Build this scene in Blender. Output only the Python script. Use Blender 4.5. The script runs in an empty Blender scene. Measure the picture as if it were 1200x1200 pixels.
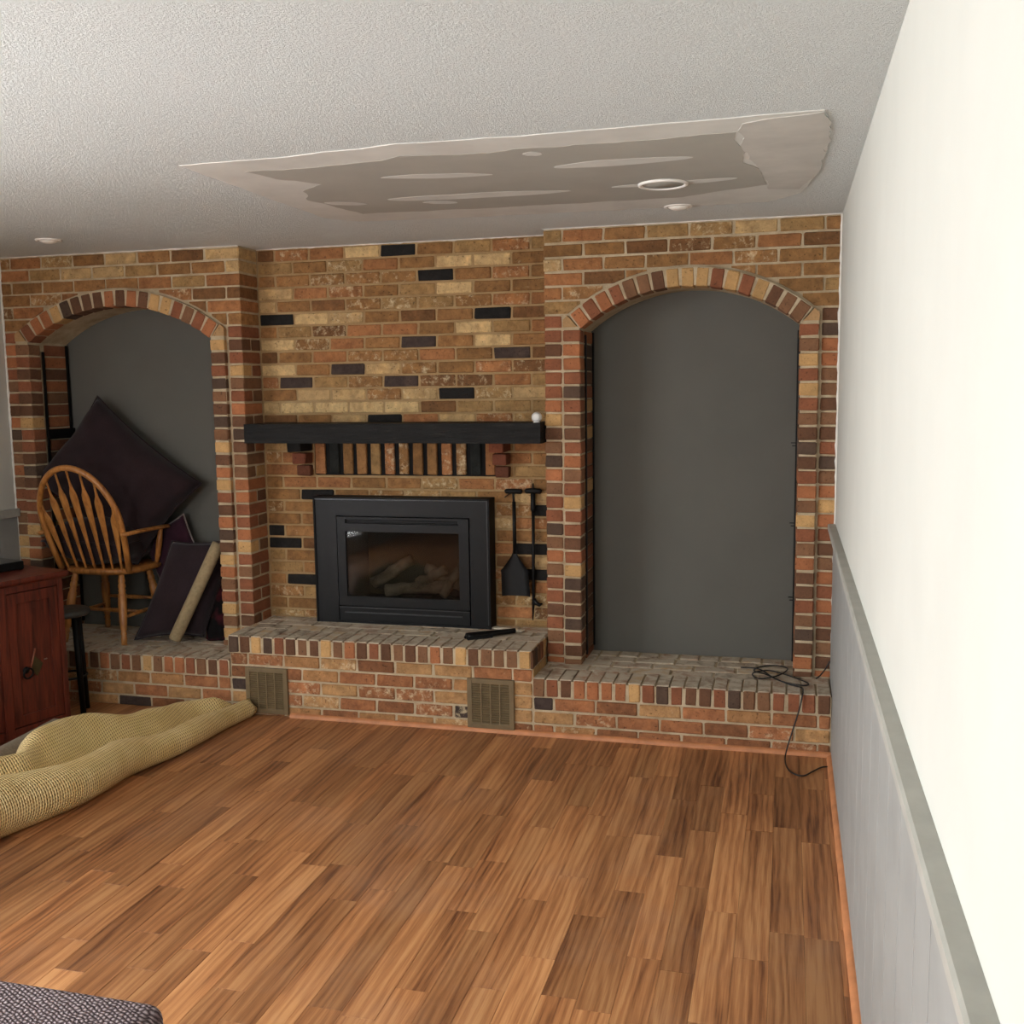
import bpy, bmesh, math, random
from mathutils import Vector, Matrix, noise as mnoise
RND = random.Random(7)
S = bpy.context.scene
COL = S.collection

# ------------------------------------------------------------------ camera
cam_d = bpy.data.cameras.new('camera'); cam = bpy.data.objects.new('camera', cam_d); COL.objects.link(cam)
cam_d.sensor_fit = 'HORIZONTAL'; cam_d.sensor_width = 36.0; cam_d.lens = 36.0 * 1221.0 / 1200.0
cam_d.clip_start = 0.02
_yaw, _pitch, _roll = 0.2597, 0.1192, -0.0136
_f = Vector((-math.sin(_yaw)*math.cos(_pitch), math.cos(_yaw)*math.cos(_pitch), -math.sin(_pitch)))
_r = Vector((math.cos(_yaw), math.sin(_yaw), 0)); _u = _r.cross(_f)
_r2 = _r*math.cos(_roll) + _u*math.sin(_roll); _u2 = -_r*math.sin(_roll) + _u*math.cos(_roll)
_m = Matrix((_r2, _u2, -_f)).transposed().to_4x4(); _m.translation = Vector((-0.2173, -4.9716, 1.6525))
cam.matrix_world = _m
S.camera = cam

# ------------------------------------------------------------------ daylight and exposure
W = bpy.data.worlds.new('overcast_sky'); S.world = W; W.use_nodes = True
W.node_tree.nodes['Background'].inputs['Color'].default_value = (0.975, 0.985, 1.0, 1)
W.node_tree.nodes['Background'].inputs['Strength'].default_value = 27.0
S.view_settings.view_transform = 'Standard'; S.view_settings.look = 'None'
S.view_settings.exposure = 0.0; S.view_settings.gamma = 1.0; S.view_settings.use_curve_mapping = False
try:
    S.cycles.use_denoising = True
    S.cycles.max_bounces = 10; S.cycles.diffuse_bounces = 6; S.cycles.transparent_max_bounces = 8
except Exception: pass

XL, XR, YB, H = -4.457, 0.0, -6.8, 2.40           # left wall, right wall, wall behind the camera, ceiling
WIN_L = (-4.9, -2.6, 0.10, 2.14)                   # left-wall window: y0,y1,z0,z1
WIN_B = (-2.7, -1.5, 1.0, 2.0)                # unseen window behind, placed and sized for its light: x0,x1,z0,z1
def portal(name, loc, rot, sx, sy):
    l = bpy.data.lights.new(name, 'AREA'); l.shape = 'RECTANGLE'; l.size = sx; l.size_y = sy
    l.cycles.is_portal = True
    o = bpy.data.objects.new(name, l); COL.objects.link(o); o.location = loc; o.rotation_euler = rot
portal('window_daylight', (XL-0.13, (WIN_L[0]+WIN_L[1])/2, (WIN_L[2]+WIN_L[3])/2), (0, -math.pi/2, 0), WIN_L[3]-WIN_L[2], WIN_L[1]-WIN_L[0])
portal('added_daylight_rear', ((WIN_B[0]+WIN_B[1])/2, YB-0.13, (WIN_B[2]+WIN_B[3])/2), (math.pi/2, 0, 0), WIN_B[1]-WIN_B[0], WIN_B[3]-WIN_B[2])

# ------------------------------------------------------------------ helpers
def lin(c):
    return tuple(((v/255)/12.92 if v/255 <= 0.04045 else ((v/255+0.055)/1.055)**2.4) for v in c[:3])
def tag(o, label=None, cat=None, group=None, kind=None):
    if label: o['label'] = label
    if cat: o['category'] = cat
    if group: o['group'] = group
    if kind: o['kind'] = kind
    return o
def empty(name, loc=(0, 0, 0), rz=0.0):
    o = bpy.data.objects.new(name, None); COL.objects.link(o); o.location = loc; o.rotation_euler = (0, 0, rz)
    o.empty_display_size = 0.1
    return o
class MB:
    def __init__(s): s.v = []; s.f = []; s.uv = None
    def add(s, vs, fs):
        n = len(s.v); s.v += [tuple(p) for p in vs]; s.f += [tuple(i+n for i in f) for f in fs]; return s
    def box(s, a, b, M=None):
        x0, y0, z0 = a; x1, y1, z1 = b
        vs = [(x0,y0,z0),(x1,y0,z0),(x1,y1,z0),(x0,y1,z0),(x0,y0,z1),(x1,y0,z1),(x1,y1,z1),(x0,y1,z1)]
        if M: vs = [M @ Vector(p) for p in vs]
        return s.add(vs, [(0,3,2,1),(4,5,6,7),(0,1,5,4),(1,2,6,5),(2,3,7,6),(3,0,4,7)])
    def prism(s, poly, y0, y1, axes='xz'):
        n = len(poly)
        def P(p, d):
            return {'xz': (p[0], d, p[1]), 'xy': (p[0], p[1], d), 'yz': (d, p[0], p[1])}[axes]
        vs = [P(p, y0) for p in poly] + [P(p, y1) for p in poly]
        fs = [tuple(range(n)), tuple(range(2*n-1, n-1, -1))] + [(i, (i+1) % n + 0 + 0, (i+1) % n + n, i+n)[::-1] for i in range(n)]
        return s.add(vs, fs)
    def tube(s, pts, rad, seg=10, closed=False, flat=None):
        pts = [Vector(p) for p in pts]; n = len(pts)
        rads = rad if isinstance(rad, (list, tuple)) else [rad]*n
        base = len(s.v); prev = None
        for i, p in enumerate(pts):
            if closed: t = pts[(i+1) % n] - pts[i-1]
            else: t = pts[min(i+1, n-1)] - pts[max(i-1, 0)]
            t.normalize()
            if prev is None:
                a = Vector((0, 0, 1)) if abs(t.z) < 0.9 else Vector((1, 0, 0))
                nn = (a - t*a.dot(t)).normalized()
            else:
                nn = (prev - t*prev.dot(t)).normalized()
            prev = nn; bb = t.cross(nn)
            for k in range(seg):
                an = 2*math.pi*k/seg
                s.v.append(tuple(p + (nn*math.cos(an) + bb*math.sin(an))*rads[i]))
        m = n if closed else n-1
        for i in range(m):
            j = (i+1) % n
            for k in range(seg):
                s.f.append((base+i*seg+k, base+i*seg+(k+1) % seg, base+j*seg+(k+1) % seg, base+j*seg+k))
        if not closed:
            s.f.append(tuple(base+k for k in range(seg))[::-1]); s.f.append(tuple(base+(n-1)*seg+k for k in range(seg)))
        return s
    def lathe(s, prof, M=None, seg=20):
        base = len(s.v); M = M or Matrix()
        for r, z in prof:
            for k in range(seg):
                a = 2*math.pi*k/seg; s.v.append(tuple(M @ Vector((r*math.cos(a), r*math.sin(a), z))))
        for i in range(len(prof)-1):
            for k in range(seg):
                s.f.append((base+i*seg+k, base+i*seg+(k+1) % seg, base+(i+1)*seg+(k+1) % seg, base+(i+1)*seg+k))
        s.f.append(tuple(base+k for k in range(seg))[::-1]); s.f.append(tuple(base+(len(prof)-1)*seg+k for k in range(seg)))
        return s
    def grid(s, fn, nu, nv, closed_u=False):
        base = len(s.v)
        for j in range(nv+1):
            for i in range(nu+(0 if closed_u else 1)): s.v.append(tuple(fn(i/nu, j/nv)))
        w = nu if closed_u else nu+1
        for j in range(nv):
            for i in range(nu):
                i2 = (i+1) % w
                s.f.append((base+j*w+i, base+j*w+i2, base+(j+1)*w+i2, base+(j+1)*w+i))
        return s
    def mesh(s, name, mat, smooth=False):
        me = bpy.data.meshes.new(name); me.from_pydata(s.v, [], s.f); me.validate()
        bm = bmesh.new(); bm.from_mesh(me); bmesh.ops.recalc_face_normals(bm, faces=bm.faces); bm.to_mesh(me); bm.free()
        if smooth: me.polygons.foreach_set('use_smooth', [True]*len(me.polygons))
        if mat: me.materials.append(mat)
        return me
    def build(s, name, mat, parent=None, smooth=False, bevel=0, auto=None):
        me = s.mesh(name, mat, smooth or auto is not None)
        o = bpy.data.objects.new(name, me); COL.objects.link(o)
        if parent: o.parent = parent
        if bevel:
            bm = bmesh.new(); bm.from_mesh(me)
            bmesh.ops.bevel(bm, geom=[e for e in bm.edges if e.calc_face_angle(0) > 0.5], offset=bevel, segments=2, profile=0.6, affect='EDGES', clamp_overlap=True)
            bm.to_mesh(me); bm.free()
        if auto is not None:
            bm = bmesh.new(); bm.from_mesh(me)
            for e in bm.edges: e.smooth = e.calc_face_angle(0) < auto
            bm.to_mesh(me); bm.free()
        return o

# ------------------------------------------------------------------ materials
class NT:
    def __init__(s, name):
        s.m = bpy.data.materials.new(name); s.m.use_nodes = True; s.t = s.m.node_tree
        s.b = s.t.nodes['Principled BSDF']; s.out = s.t.nodes['Material Output']
    def n(s, typ, **kw):
        nd = s.t.nodes.new(typ)
        for k, v in kw.items():
            if k.startswith('i_'):
                key = k[2:]; key = int(key) if key.isdigit() else key.replace('_', ' ')
                nd.inputs[key].default_value = v
            else: setattr(nd, k, v)
        return nd
    def l(s, a, b): s.t.links.new(a, b)
    def math(s, op, a, b=None, c=None, clamp=False):
        nd = s.n('ShaderNodeMath', operation=op, use_clamp=clamp)
        for i, x in enumerate((a, b, c)):
            if x is None: continue
            if isinstance(x, (int, float)): nd.inputs[i].default_value = x
            else: s.l(x, nd.inputs[i])
        return nd.outputs[0]
    def mix(s, fac, a, b, mode='MIX'):
        nd = s.n('ShaderNodeMix', data_type='RGBA', blend_type=mode)
        for key, x in ((0, fac), (6, a), (7, b)):
            if isinstance(x, (int, float)): nd.inputs[key].default_value = x
            elif isinstance(x, tuple): nd.inputs[key].default_value = (*x[:3], 1)
            else: s.l(x, nd.inputs[key])
        return nd.outputs[2]
    def ramp(s, fac, stops):
        nd = s.n('ShaderNodeValToRGB'); e = nd.color_ramp.elements
        while len(e) < len(stops): e.new(0.5)
        for el, (p, c) in zip(e, stops): el.position = p; el.color = (*c[:3], 1) if isinstance(c, tuple) else (c, c, c, 1)
        s.l(fac, nd.inputs[0]); return nd.outputs[0]
    def coord(s, which='Object', scale=(1, 1, 1), rnd=False):
        tc = s.n('ShaderNodeTexCoord'); o = tc.outputs[which]
        if rnd:
            oi = s.n('ShaderNodeObjectInfo'); ad = s.n('ShaderNodeVectorMath', operation='ADD')
            cm = s.n('ShaderNodeCombineXYZ')
            for i, k in enumerate((37.0, 91.0, 53.0)): s.l(s.math('MULTIPLY', oi.outputs['Random'], k), cm.inputs[i])
            s.l(o, ad.inputs[0]); s.l(cm.outputs[0], ad.inputs[1]); o = ad.outputs[0]
        mp = s.n('ShaderNodeMapping'); mp.inputs['Scale'].default_value = scale; s.l(o, mp.inputs[0]); return mp.outputs[0]
    def noise(s, vec, scale, detail=3, rough=0.55, dist=0.0):
        nd = s.n('ShaderNodeTexNoise'); s.l(vec, nd.inputs['Vector'])
        nd.inputs['Scale'].default_value = scale; nd.inputs['Detail'].default_value = detail
        nd.inputs['Roughness'].default_value = rough; nd.inputs['Distortion'].default_value = dist
        return nd.outputs['Fac']
    def bump(s, h, strength=0.3, dist=0.01):
        nd = s.n('ShaderNodeBump'); nd.inputs['Strength'].default_value = strength; nd.inputs['Distance'].default_value = dist
        s.l(h, nd.inputs['Height']); s.l(nd.outputs[0], s.b.inputs['Normal'])
    def base(s, c):
        if isinstance(c, tuple): s.b.inputs['Base Color'].default_value = (*c[:3], 1)
        else: s.l(c, s.b.inputs['Base Color'])
    def set(s, rough=None, metal=None, spec=None, **kw):
        if rough is not None:
            if isinstance(rough, (int, float)): s.b.inputs['Roughness'].default_value = rough
            else: s.l(rough, s.b.inputs['Roughness'])
        if metal is not None: s.b.inputs['Metallic'].default_value = metal
        if spec is not None: s.b.inputs['Specular IOR Level'].default_value = spec
        return s
def plain(name, rgb, rough=0.6, metal=0.0, var=0.08, scale=30, bump=0.0, spec=0.5, bscale=None):
    t = NT(name); v = t.coord('Object'); nz = t.noise(v, scale, 4)
    c = lin(rgb); lo = tuple(x*(1-var*2) for x in c); hi = tuple(min(1, x*(1+var*2)) for x in c)
    t.base(t.ramp(nz, [(0.3, lo), (0.7, hi)])); t.set(rough, metal, spec)
    if bump: t.bump(t.noise(v, bscale or scale*4, 3), bump, 0.003)
    return t.m

def brick_mat(name, mottled):
    t = NT(name); v = t.coord('Object', rnd=True); oi = t.n('ShaderNodeObjectInfo')
    n1 = t.noise(v, 22 if mottled else 14, 5, 0.65, 0.3); n2 = t.noise(v, 120, 3, 0.6)
    val = t.math('ADD', t.math('MULTIPLY', n1, 1.25 if mottled else 0.8), t.math('MULTIPLY', n2, 0.4))
    val = t.math('ADD', val, 0.14 if mottled else 0.34)
    hs = t.n('ShaderNodeHueSaturation'); t.l(oi.outputs['Color'], hs.inputs['Color']); t.l(val, hs.inputs['Value'])
    c = hs.outputs['Color']
    if mottled:                                # kiln flashing: tan and umber clouds inside one brick
        fl = t.noise(v, 11, 4, 0.6, 0.6)
        c = t.mix(t.math('MULTIPLY', t.math('SUBTRACT', fl, 0.50), 2.6, clamp=True), c, t.mix(1.0, c, (1.4, 1.36, 1.24), 'MULTIPLY'))
        fd = t.noise(v, 17, 3, 0.6, 0.4)
        c = t.mix(t.math('MULTIPLY', t.math('SUBTRACT', fd, 0.53), 2.8, clamp=True), c, t.mix(1.0, c, (0.58, 0.50, 0.44), 'MULTIPLY'))
    # pale lime bloom: amount in the object colour's alpha
    bl = t.noise(v, 30, 6, 0.75, 0.25)
    thr = t.math('SUBTRACT', 0.80, t.math('MULTIPLY', oi.outputs['Alpha'], 0.30))
    m = t.math('MULTIPLY', t.math('SUBTRACT', bl, thr), 6.0, clamp=True)
    c = t.mix(t.math('MULTIPLY', m, 0.8), c, lin((214, 196, 160)))
    pits = t.math('MULTIPLY', t.math('SUBTRACT', t.noise(v, 85, 2, 0.5), 0.64), 12.0, clamp=True)
    c = t.mix(t.math('MULTIPLY', pits, 0.55), c, lin((48, 32, 22)))
    t.base(c); t.set(0.92, spec=0.25)
    h = t.math('ADD', t.math('MULTIPLY', n1, 0.8), t.math('ADD', t.math('MULTIPLY', n2, 0.35), t.math('MULTIPLY', pits, -0.6)))
    t.bump(h, 0.55 if mottled else 0.35, 0.006)
    return t.m
M_BRK = brick_mat('brick_rustic', True); M_HDR = brick_mat('brick_header', False)
def mortar_mat(name, a, b):
    t = NT(name); v = t.coord('Object'); n1 = t.noise(v, 9, 4, 0.6); n2 = t.noise(v, 150, 3)
    t.base(t.ramp(t.math('ADD', t.math('MULTIPLY', n1, 0.8), t.math('MULTIPLY', n2, 0.2)), [(0.35, lin(a)), (0.65, lin(b))]))
    t.set(0.95, spec=0.2); t.bump(n2, 0.5, 0.004); return t.m
M_MORT = mortar_mat('mortar_tan', (146, 118, 82), (168, 142, 104))
M_MORTG = mortar_mat('mortar_grey', (158, 140, 112), (194, 178, 150))
def dusty_mat():
    t = NT('brick_dusty_top'); v = t.coord('Object', rnd=True); oi = t.n('ShaderNodeObjectInfo')
    n1 = t.noise(v, 16, 5, 0.65, 0.4)
    c = t.mix(t.math('MULTIPLY', t.math('SUBTRACT', n1, 0.22), 3.0, clamp=True), oi.outputs['Color'], lin((190, 178, 158)))
    t.base(c); t.set(0.95, spec=0.2); t.bump(n1, 0.5, 0.006); return t.m
M_TOP = dusty_mat()

def plank_mat():
    t = NT('laminate_oak'); oi = t.n('ShaderNodeObjectInfo')
    v = t.coord('Object', rnd=True)
    st = t.n('ShaderNodeMapping'); st.inputs['Scale'].default_value = (9, 0.9, 9); t.l(v, st.inputs[0])
    warp = t.noise(st.outputs[0], 1.3, 3, 0.5)
    wv = t.n('ShaderNodeMapping'); wv.inputs['Scale'].default_value = (1, 0.10, 1); t.l(v, wv.inputs[0])
    wave = t.n('ShaderNodeTexWave', wave_type='BANDS', bands_direction='X', wave_profile='SIN')
    t.l(wv.outputs[0], wave.inputs['Vector']); wave.inputs['Scale'].default_value = 11; wave.inputs['Distortion'].default_value = 8
    wave.inputs['Detail'].default_value = 2.5; wave.inputs['Detail Scale'].default_value = 1.6
    fs = t.n('ShaderNodeMapping'); fs.inputs['Scale'].default_value = (260, 6, 50); t.l(v, fs.inputs[0])
    fine = t.noise(fs.outputs[0], 1.0, 3, 0.6)
    g = t.math('ADD', t.math('MULTIPLY', wave.outputs['Fac'], 0.13), t.math('ADD', t.math('MULTIPLY', warp, 0.66), t.math('MULTIPLY', fine, 0.36)))
    c = t.ramp(g, [(0.36, lin((100, 60, 36))), (0.48, lin((144, 94, 57))), (0.60, lin((170, 116, 73))), (0.74, lin((192, 140, 92)))])
    hs = t.n('ShaderNodeHueSaturation'); t.l(c, hs.inputs['Color'])
    t.l(t.math('ADD', t.math('MULTIPLY', oi.outputs['Random'], 0.46), 0.74), hs.inputs['Value'])
    hs.inputs['Saturation'].default_value = 1.0
    # fine renovation dust lying on the boards
    wc = t.n('ShaderNodeNewGeometry'); du = t.noise(wc.outputs['Position'], 1.7, 6, 0.65)
    dust = t.math('MULTIPLY', t.math('SUBTRACT', du, 0.5), 1.0, clamp=True)
    c2 = t.mix(dust, hs.outputs['Color'], lin((170, 140, 118)))
    t.base(c2); t.set(t.math('ADD', 0.36, t.math('MULTIPLY', du, 0.2)), spec=0.45)
    t.bump(fine, 0.06, 0.002); return t.m
M_PLANK = plank_mat()
def ceiling_mat():
    t = NT('popcorn_ceiling'); v = t.coord('Object'); a = t.noise(v, 115, 5, 0.75); b = t.noise(v, 260, 2, 0.5)
    h = t.math('ADD', t.math('MULTIPLY', t.math('SUBTRACT', a, 0.42), 3.0, clamp=True), t.math('MULTIPLY', b, 0.5))
    t.base(t.ramp(a, [(0.3, lin((226, 231, 229))), (0.6, lin((241, 246, 244)))])); t.set(0.95, spec=0.2); t.bump(h, 0.85, 0.008); return t.m
M_CEIL = ceiling_mat()
M_MUD = plain('joint_compound', (202, 202, 196), 0.9, var=0.04, scale=5)
M_DRYW = plain('bare_drywall', (164, 162, 153), 0.92, var=0.03, scale=4)
M_PRIM = plain('primer_swath', (186, 184, 177), 0.92, var=0.06, scale=5)
M_WHITE = plain('white_wall_paint', (194, 194, 186), 0.8, var=0.015, scale=3, bump=0.05, bscale=60)
M_GREY = plain('grey_panel_paint', (143, 144, 141), 0.55, var=0.04, scale=7)
M_RAIL = plain('grey_rail_paint', (160, 159, 151), 0.5, var=0.05, scale=12)
M_NICHE = plain('charcoal_wall_paint', (92, 91, 85), 0.75, var=0.03, scale=3, bump=0.04, bscale=80)
M_SLOT = plain('slot_shade_black', (10, 9, 9), 0.95, var=0.1)  # shade of the deep slots, put into the colour
M_WOODTRIM = plain('oak_quarter_round', (186, 124, 82), 0.5, var=0.1, scale=14)

# ------------------------------------------------------------------ brick tools
BM = {}
def brick_mesh(l, d, h, mat):
    """a slightly irregular chamfered brick of l x d x h centred on its origin; four variants are shared"""
    key = (round(l, 3), round(d, 3), round(h, 3), mat.name)
    if key not in BM: BM[key] = []
    var = RND.randrange(3)
    while len(BM[key]) <= var:
        b = bmesh.new(); bmesh.ops.create_cube(b, size=1.0)
        for v in b.verts:
            v.co = Vector((v.co.x*l, v.co.y*d, v.co.z*h))
        bmesh.ops.bevel(b, geom=list(b.edges), offset=min(0.0048, min(l, d, h)*0.2), segments=1, affect='EDGES')
        for v in b.verts: v.co += Vector((RND.uniform(-1, 1)*0.0019, RND.uniform(-1, 1)*0.0014, RND.uniform(-1, 1)*0.0019))
        me = bpy.data.meshes.new('brick'); b.to_mesh(me); b.free(); me.materials.append(mat); BM[key].append(me)
    return BM[key][var]
def put(me, parent, loc, rot=None, col=(1, 1, 1), al=0.0, name='brick'):
    o = bpy.data.objects.new(name, me); COL.objects.link(o); o.parent = parent; o.location = loc
    if rot: o.rotation_euler = rot
    o.color = (*col, al); return o
PAL_C = [((148, 108, 68), 3.5), ((148, 102, 65), 2.5), ((154, 122, 80), 2.2), ((180, 150, 106), 1.2), ((136, 100, 62), 3.2), ((116, 82, 52), 1.8), ((158, 108, 70), 1.2)]
PAL_H = [((140, 88, 62), 4), ((168, 108, 72), 2.5), ((196, 156, 104), 1.8), ((108, 76, 56), 3), ((88, 70, 58), 1.2), ((130, 94, 68), 2.5)]
PAL_B = [((156, 104, 70), 3), ((146, 98, 66), 3), ((168, 130, 88), 2), ((128, 86, 58), 2), ((160, 118, 78), 2)]
BLACK, PURP, TAN = (34, 32, 31), (70, 58, 53), (200, 170, 122)
def pick(pal, k=1.0):
    t = RND.uniform(0, sum(w for _, w in pal))
    for c, w in pal:
        t -= w
        if t <= 0: break
    j = RND.uniform(0.9, 1.1)*k
    return tuple(min(1, x*j) for x in lin(c))
def bloom(): return RND.choice([0, 0, 0, .3, .6, .9, 1.0])
ZTOP, P = 2.363, 0.0671                      # centre of the top course, course pitch
def zc(k): return ZTOP - P*k
BH = 0.0575                                   # brick height
JB = 0.0048                                   # how far faces stand proud of the mortar
def jy(): return RND.uniform(-0.0018, 0.0018)
def row_joints(x0, x1, off, pitch=0.2005):
    xs = [x0]; x = off
    while x > x0: x -= pitch
    x += pitch
    while x < x1-0.012:
        if x > x0+0.012: xs.append(x)
        x += pitch
    xs.append(x1); return xs
def clip_row(z):                              # visible height of a course under the ceiling
    z0, z1 = z-BH/2, z+BH/2
    return z0, min(z1, H-0.002)

# ------------------------------------------------------------------ the room shell
floor = MB().box((XL-0.1, YB-0.1, -0.06), (XR+0.1, 0.5, -0.006)).build('floor', plain('subfloor', (70, 45, 28), 0.8))
tag(floor, 'oak-look laminate strip floor in front of the brick fireplace', 'floor', kind='structure')
ceil = MB().box((XL-0.1, YB-0.1, H), (XR+0.1, 0.5, H+0.08)).build('ceiling', M_CEIL)
tag(ceil, 'white popcorn-textured ceiling with a smooth repaired rectangle', 'ceiling', kind='structure')

wr = MB().box((0, YB-0.1, -0.06), (0.1, 0.5, H)).build('wall_right', M_WHITE)
tag(wr, 'bright white plaster wall above grey grooved wainscot boards', 'wall', kind='structure')
RAILZ = 1.008
gr = [-0.004, -0.21, -0.36, -0.66, -0.86, -1.06, -1.36, -1.56, -1.94, -2.12, -2.374, -2.60, -2.827, -3.05, -3.288, -3.465, -3.72, -3.95, -4.2, -4.42, -4.7, -4.93, -5.2, -5.5, -5.8, -6.1, -6.4, -6.79]
for a, b in zip(gr, gr[1:]):
    MB().box((-0.009, b+0.0035, 0.0), (0.0, a-0.0035, RAILZ-0.03)).build('wainscot_board', M_GREY, wr, bevel=0.002)
rail = MB()
rail.prism([(0, RAILZ-0.046), (-0.016, RAILZ-0.046), (-0.020, RAILZ-0.034), (-0.034, RAILZ-0.024), (-0.034, RAILZ-0.004), (-0.029, RAILZ), (0, RAILZ)], YB, -0.002)
rail.v = [(p[0], p[1], p[2]) for p in rail.v]
tr1 = rail.build('trim_1', M_RAIL); tag(tr1, 'grey painted chair rail capping the wainscot on the right wall', 'chair rail', kind='structure')
bb = MB(); q = [(-0.009, 0)] + [(-0.009-0.02*math.cos(a), 0.02*math.sin(a)) for a in [i*math.pi/12 for i in range(7)]]
bb.prism(q, YB, -0.32); bo = bb.build('baseboard_right', M_WOODTRIM)
tag(bo, 'thin oak quarter-round strip along the foot of the grey wainscot', 'baseboard', kind='structure')
# left wall, with a window nearer the camera
y0, y1, z0, z1 = WIN_L
wl = MB().box((XL-0.14, y1, -0.06), (XL, 0.5, H)).box((XL-0.14, YB-0.1, -0.06), (XL, y0, H)).box((XL-0.14, y0, -0.06), (XL, y1, z0)).box((XL-0.14, y0, z1), (XL, y1, H)).build('wall_left', M_WHITE)
tag(wl, 'white left wall above grey wainscot beside the chair niche', 'wall', kind='structure')
for i in range(22):
    a = -0.006 - 0.15*i
    MB().box((XL, a-0.145, 0), (XL+0.009, a, RAILZ-0.03)).build('wainscot_board', M_GREY, wl, bevel=0.002)
r2 = MB().box((XL, -3.4, RAILZ-0.046), (XL+0.03, -0.004, RAILZ)).build('trim_2', M_RAIL, bevel=0.004)
tag(r2, 'grey chair rail capping the wainscot on the left wall', 'chair rail', kind='structure')
x0, x1, z0, z1 = WIN_B
wb = MB().box((XL-0.1, YB-0.14, -0.06), (x0, YB, H)).box((x1, YB-0.14, -0.06), (0.1, YB, H)).box((x0, YB-0.14, -0.06), (x1, YB, z0)).box((x0, YB-0.14, z1), (x1, YB, H)).build('wall_front', M_WHITE)
tag(wb, 'white wall at the camera end, its window placed for light', 'wall', kind='structure')
def glass_mat(name, tint, gl):
    t = NT(name); tr = t.n('ShaderNodeBsdfTransparent'); tr.inputs[0].default_value = (*tint, 1)
    g = t.n('ShaderNodeBsdfGlossy'); g.inputs['Roughness'].default_value = 0.03; mx = t.n('ShaderNodeMixShader')
    lw = t.n('ShaderNodeFresnel'); lw.inputs['IOR'].default_value = 1.5
    t.l(t.math('MULTIPLY', lw.outputs[0], gl), mx.inputs[0])
    t.l(tr.outputs[0], mx.inputs[1]); t.l(g.outputs[0], mx.inputs[2]); t.l(mx.outputs[0], t.out.inputs['Surface']); return t.m
M_WINGL = glass_mat('window_glass', (1, 1, 1), 0.6)
M_VINYL = plain('white_vinyl', (238, 238, 236), 0.4, var=0.01)
def window(name, rect, axis, lab):
    a0, a1, b0, b1 = rect; m = MB(); g = MB(); w = 0.06
    mids = [(a0, a0+w), ((a0+a1)/2-w/2, (a0+a1)/2+w/2), (a1-w, a1)]
    def bx(mb, p0, p1, q0, q1, t0, t1):
        if axis == 'x': mb.box((XL-t1, p0, q0), (XL-t0, p1, q1))
        else: mb.box((p0, YB-t1, q0), (p1, YB-t0, q1))
    for p0, p1 in mids: bx(m, p0, p1, b0, b1, 0.05, 0.11)
    bx(m, a0, a1, b0, b0+w, 0.05, 0.11); bx(m, a0, a1, b1-w, b1, 0.05, 0.11)
    o = m.build(name, M_VINYL); tag(o, lab, 'window', kind='structure')
    for i in range(2):
        g = MB(); bx(g, mids[i][1], mids[i+1][0], b0+w, b1-w, 0.078, 0.082); g.build('pane', M_WINGL, o)
window('window_1', WIN_L, 'x', 'white framed two-pane window in the left wall')
window('window_2', WIN_B, 'y', 'unseen two-pane window behind the camera, placed for its light')

wbk = MB().box((XL-0.1, 0.505, -0.06), (XR+0.1, 0.56, H+0.05)).build('wall_back', M_MORTG)  # unseen slab added behind the brick to stop sky light leaking in
tag(wbk, 'unseen backing slab behind the brick facing, closing light leaks', 'wall', kind='structure')

# ------------------------------------------------------------------ floor strips
def cam_px(p):
    v = Vector(p) - Vector((-0.2173, -4.9716, 1.6525)); z = v.dot(_f)
    if z < 0.1: return None
    return 600+1221*v.dot(_r2)/z, 600-1221*v.dot(_u2)/z
LENS = [0.36, 0.45, 0.52, 0.6, 0.68, 0.78, 0.9]; PW = 0.1; PM = {}
def plank_mesh(l):
    if l not in PM:
        b = bmesh.new(); bmesh.ops.create_cube(b, size=1.0)
        for v in b.verts: v.co = Vector((v.co.x*(PW-0.0006), v.co.y*(l-0.0006), v.co.z*0.008 - 0.004))
        bmesh.ops.bevel(b, geom=[e for e in b.edges if all(v.co.z > -0.001 for v in e.verts)], offset=0.0007, segments=1, affect='EDGES')
        me = bpy.data.meshes.new('plank'); b.to_mesh(me); b.free(); me.materials.append(M_PLANK); PM[l] = me
    return PM[l]
rest = MB(); nvis = 0
for i in range(-1, 45):
    xa = -0.045 - PW*i; xb = xa - PW; xc = (xa+xb)/2
    if xb < XL-0.09: break
    y = -0.29 + RND.uniform(0.02, 0.5)
    while y > YB:
        l = RND.choice(LENS); yc = y - l/2; vis = False
        for yy in (y, yc, y-l):
            for xx in (xa, xb):
                q = cam_px((xx, yy, 0))
                if q and -60 < q[0] < 1260 and q[1] < 1290: vis = True
        if xc < -3.3 and yc > -1.0 and xc < -3.9: vis = False
        if vis and nvis < 298:
            nvis += 1; put(plank_mesh(l), floor, (xc, yc, RND.uniform(-0.0004, 0)), (0, 0, 0 if RND.random() < .5 else math.pi), name='plank')
        else: rest.box((xb+0.0003, y-l+0.0003, -0.008), (xa-0.0003, y-0.0003, 0))
        y -= l
ro = rest.build('planks', M_PLANK, floor); ro['kind'] = 'stuff'

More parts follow.
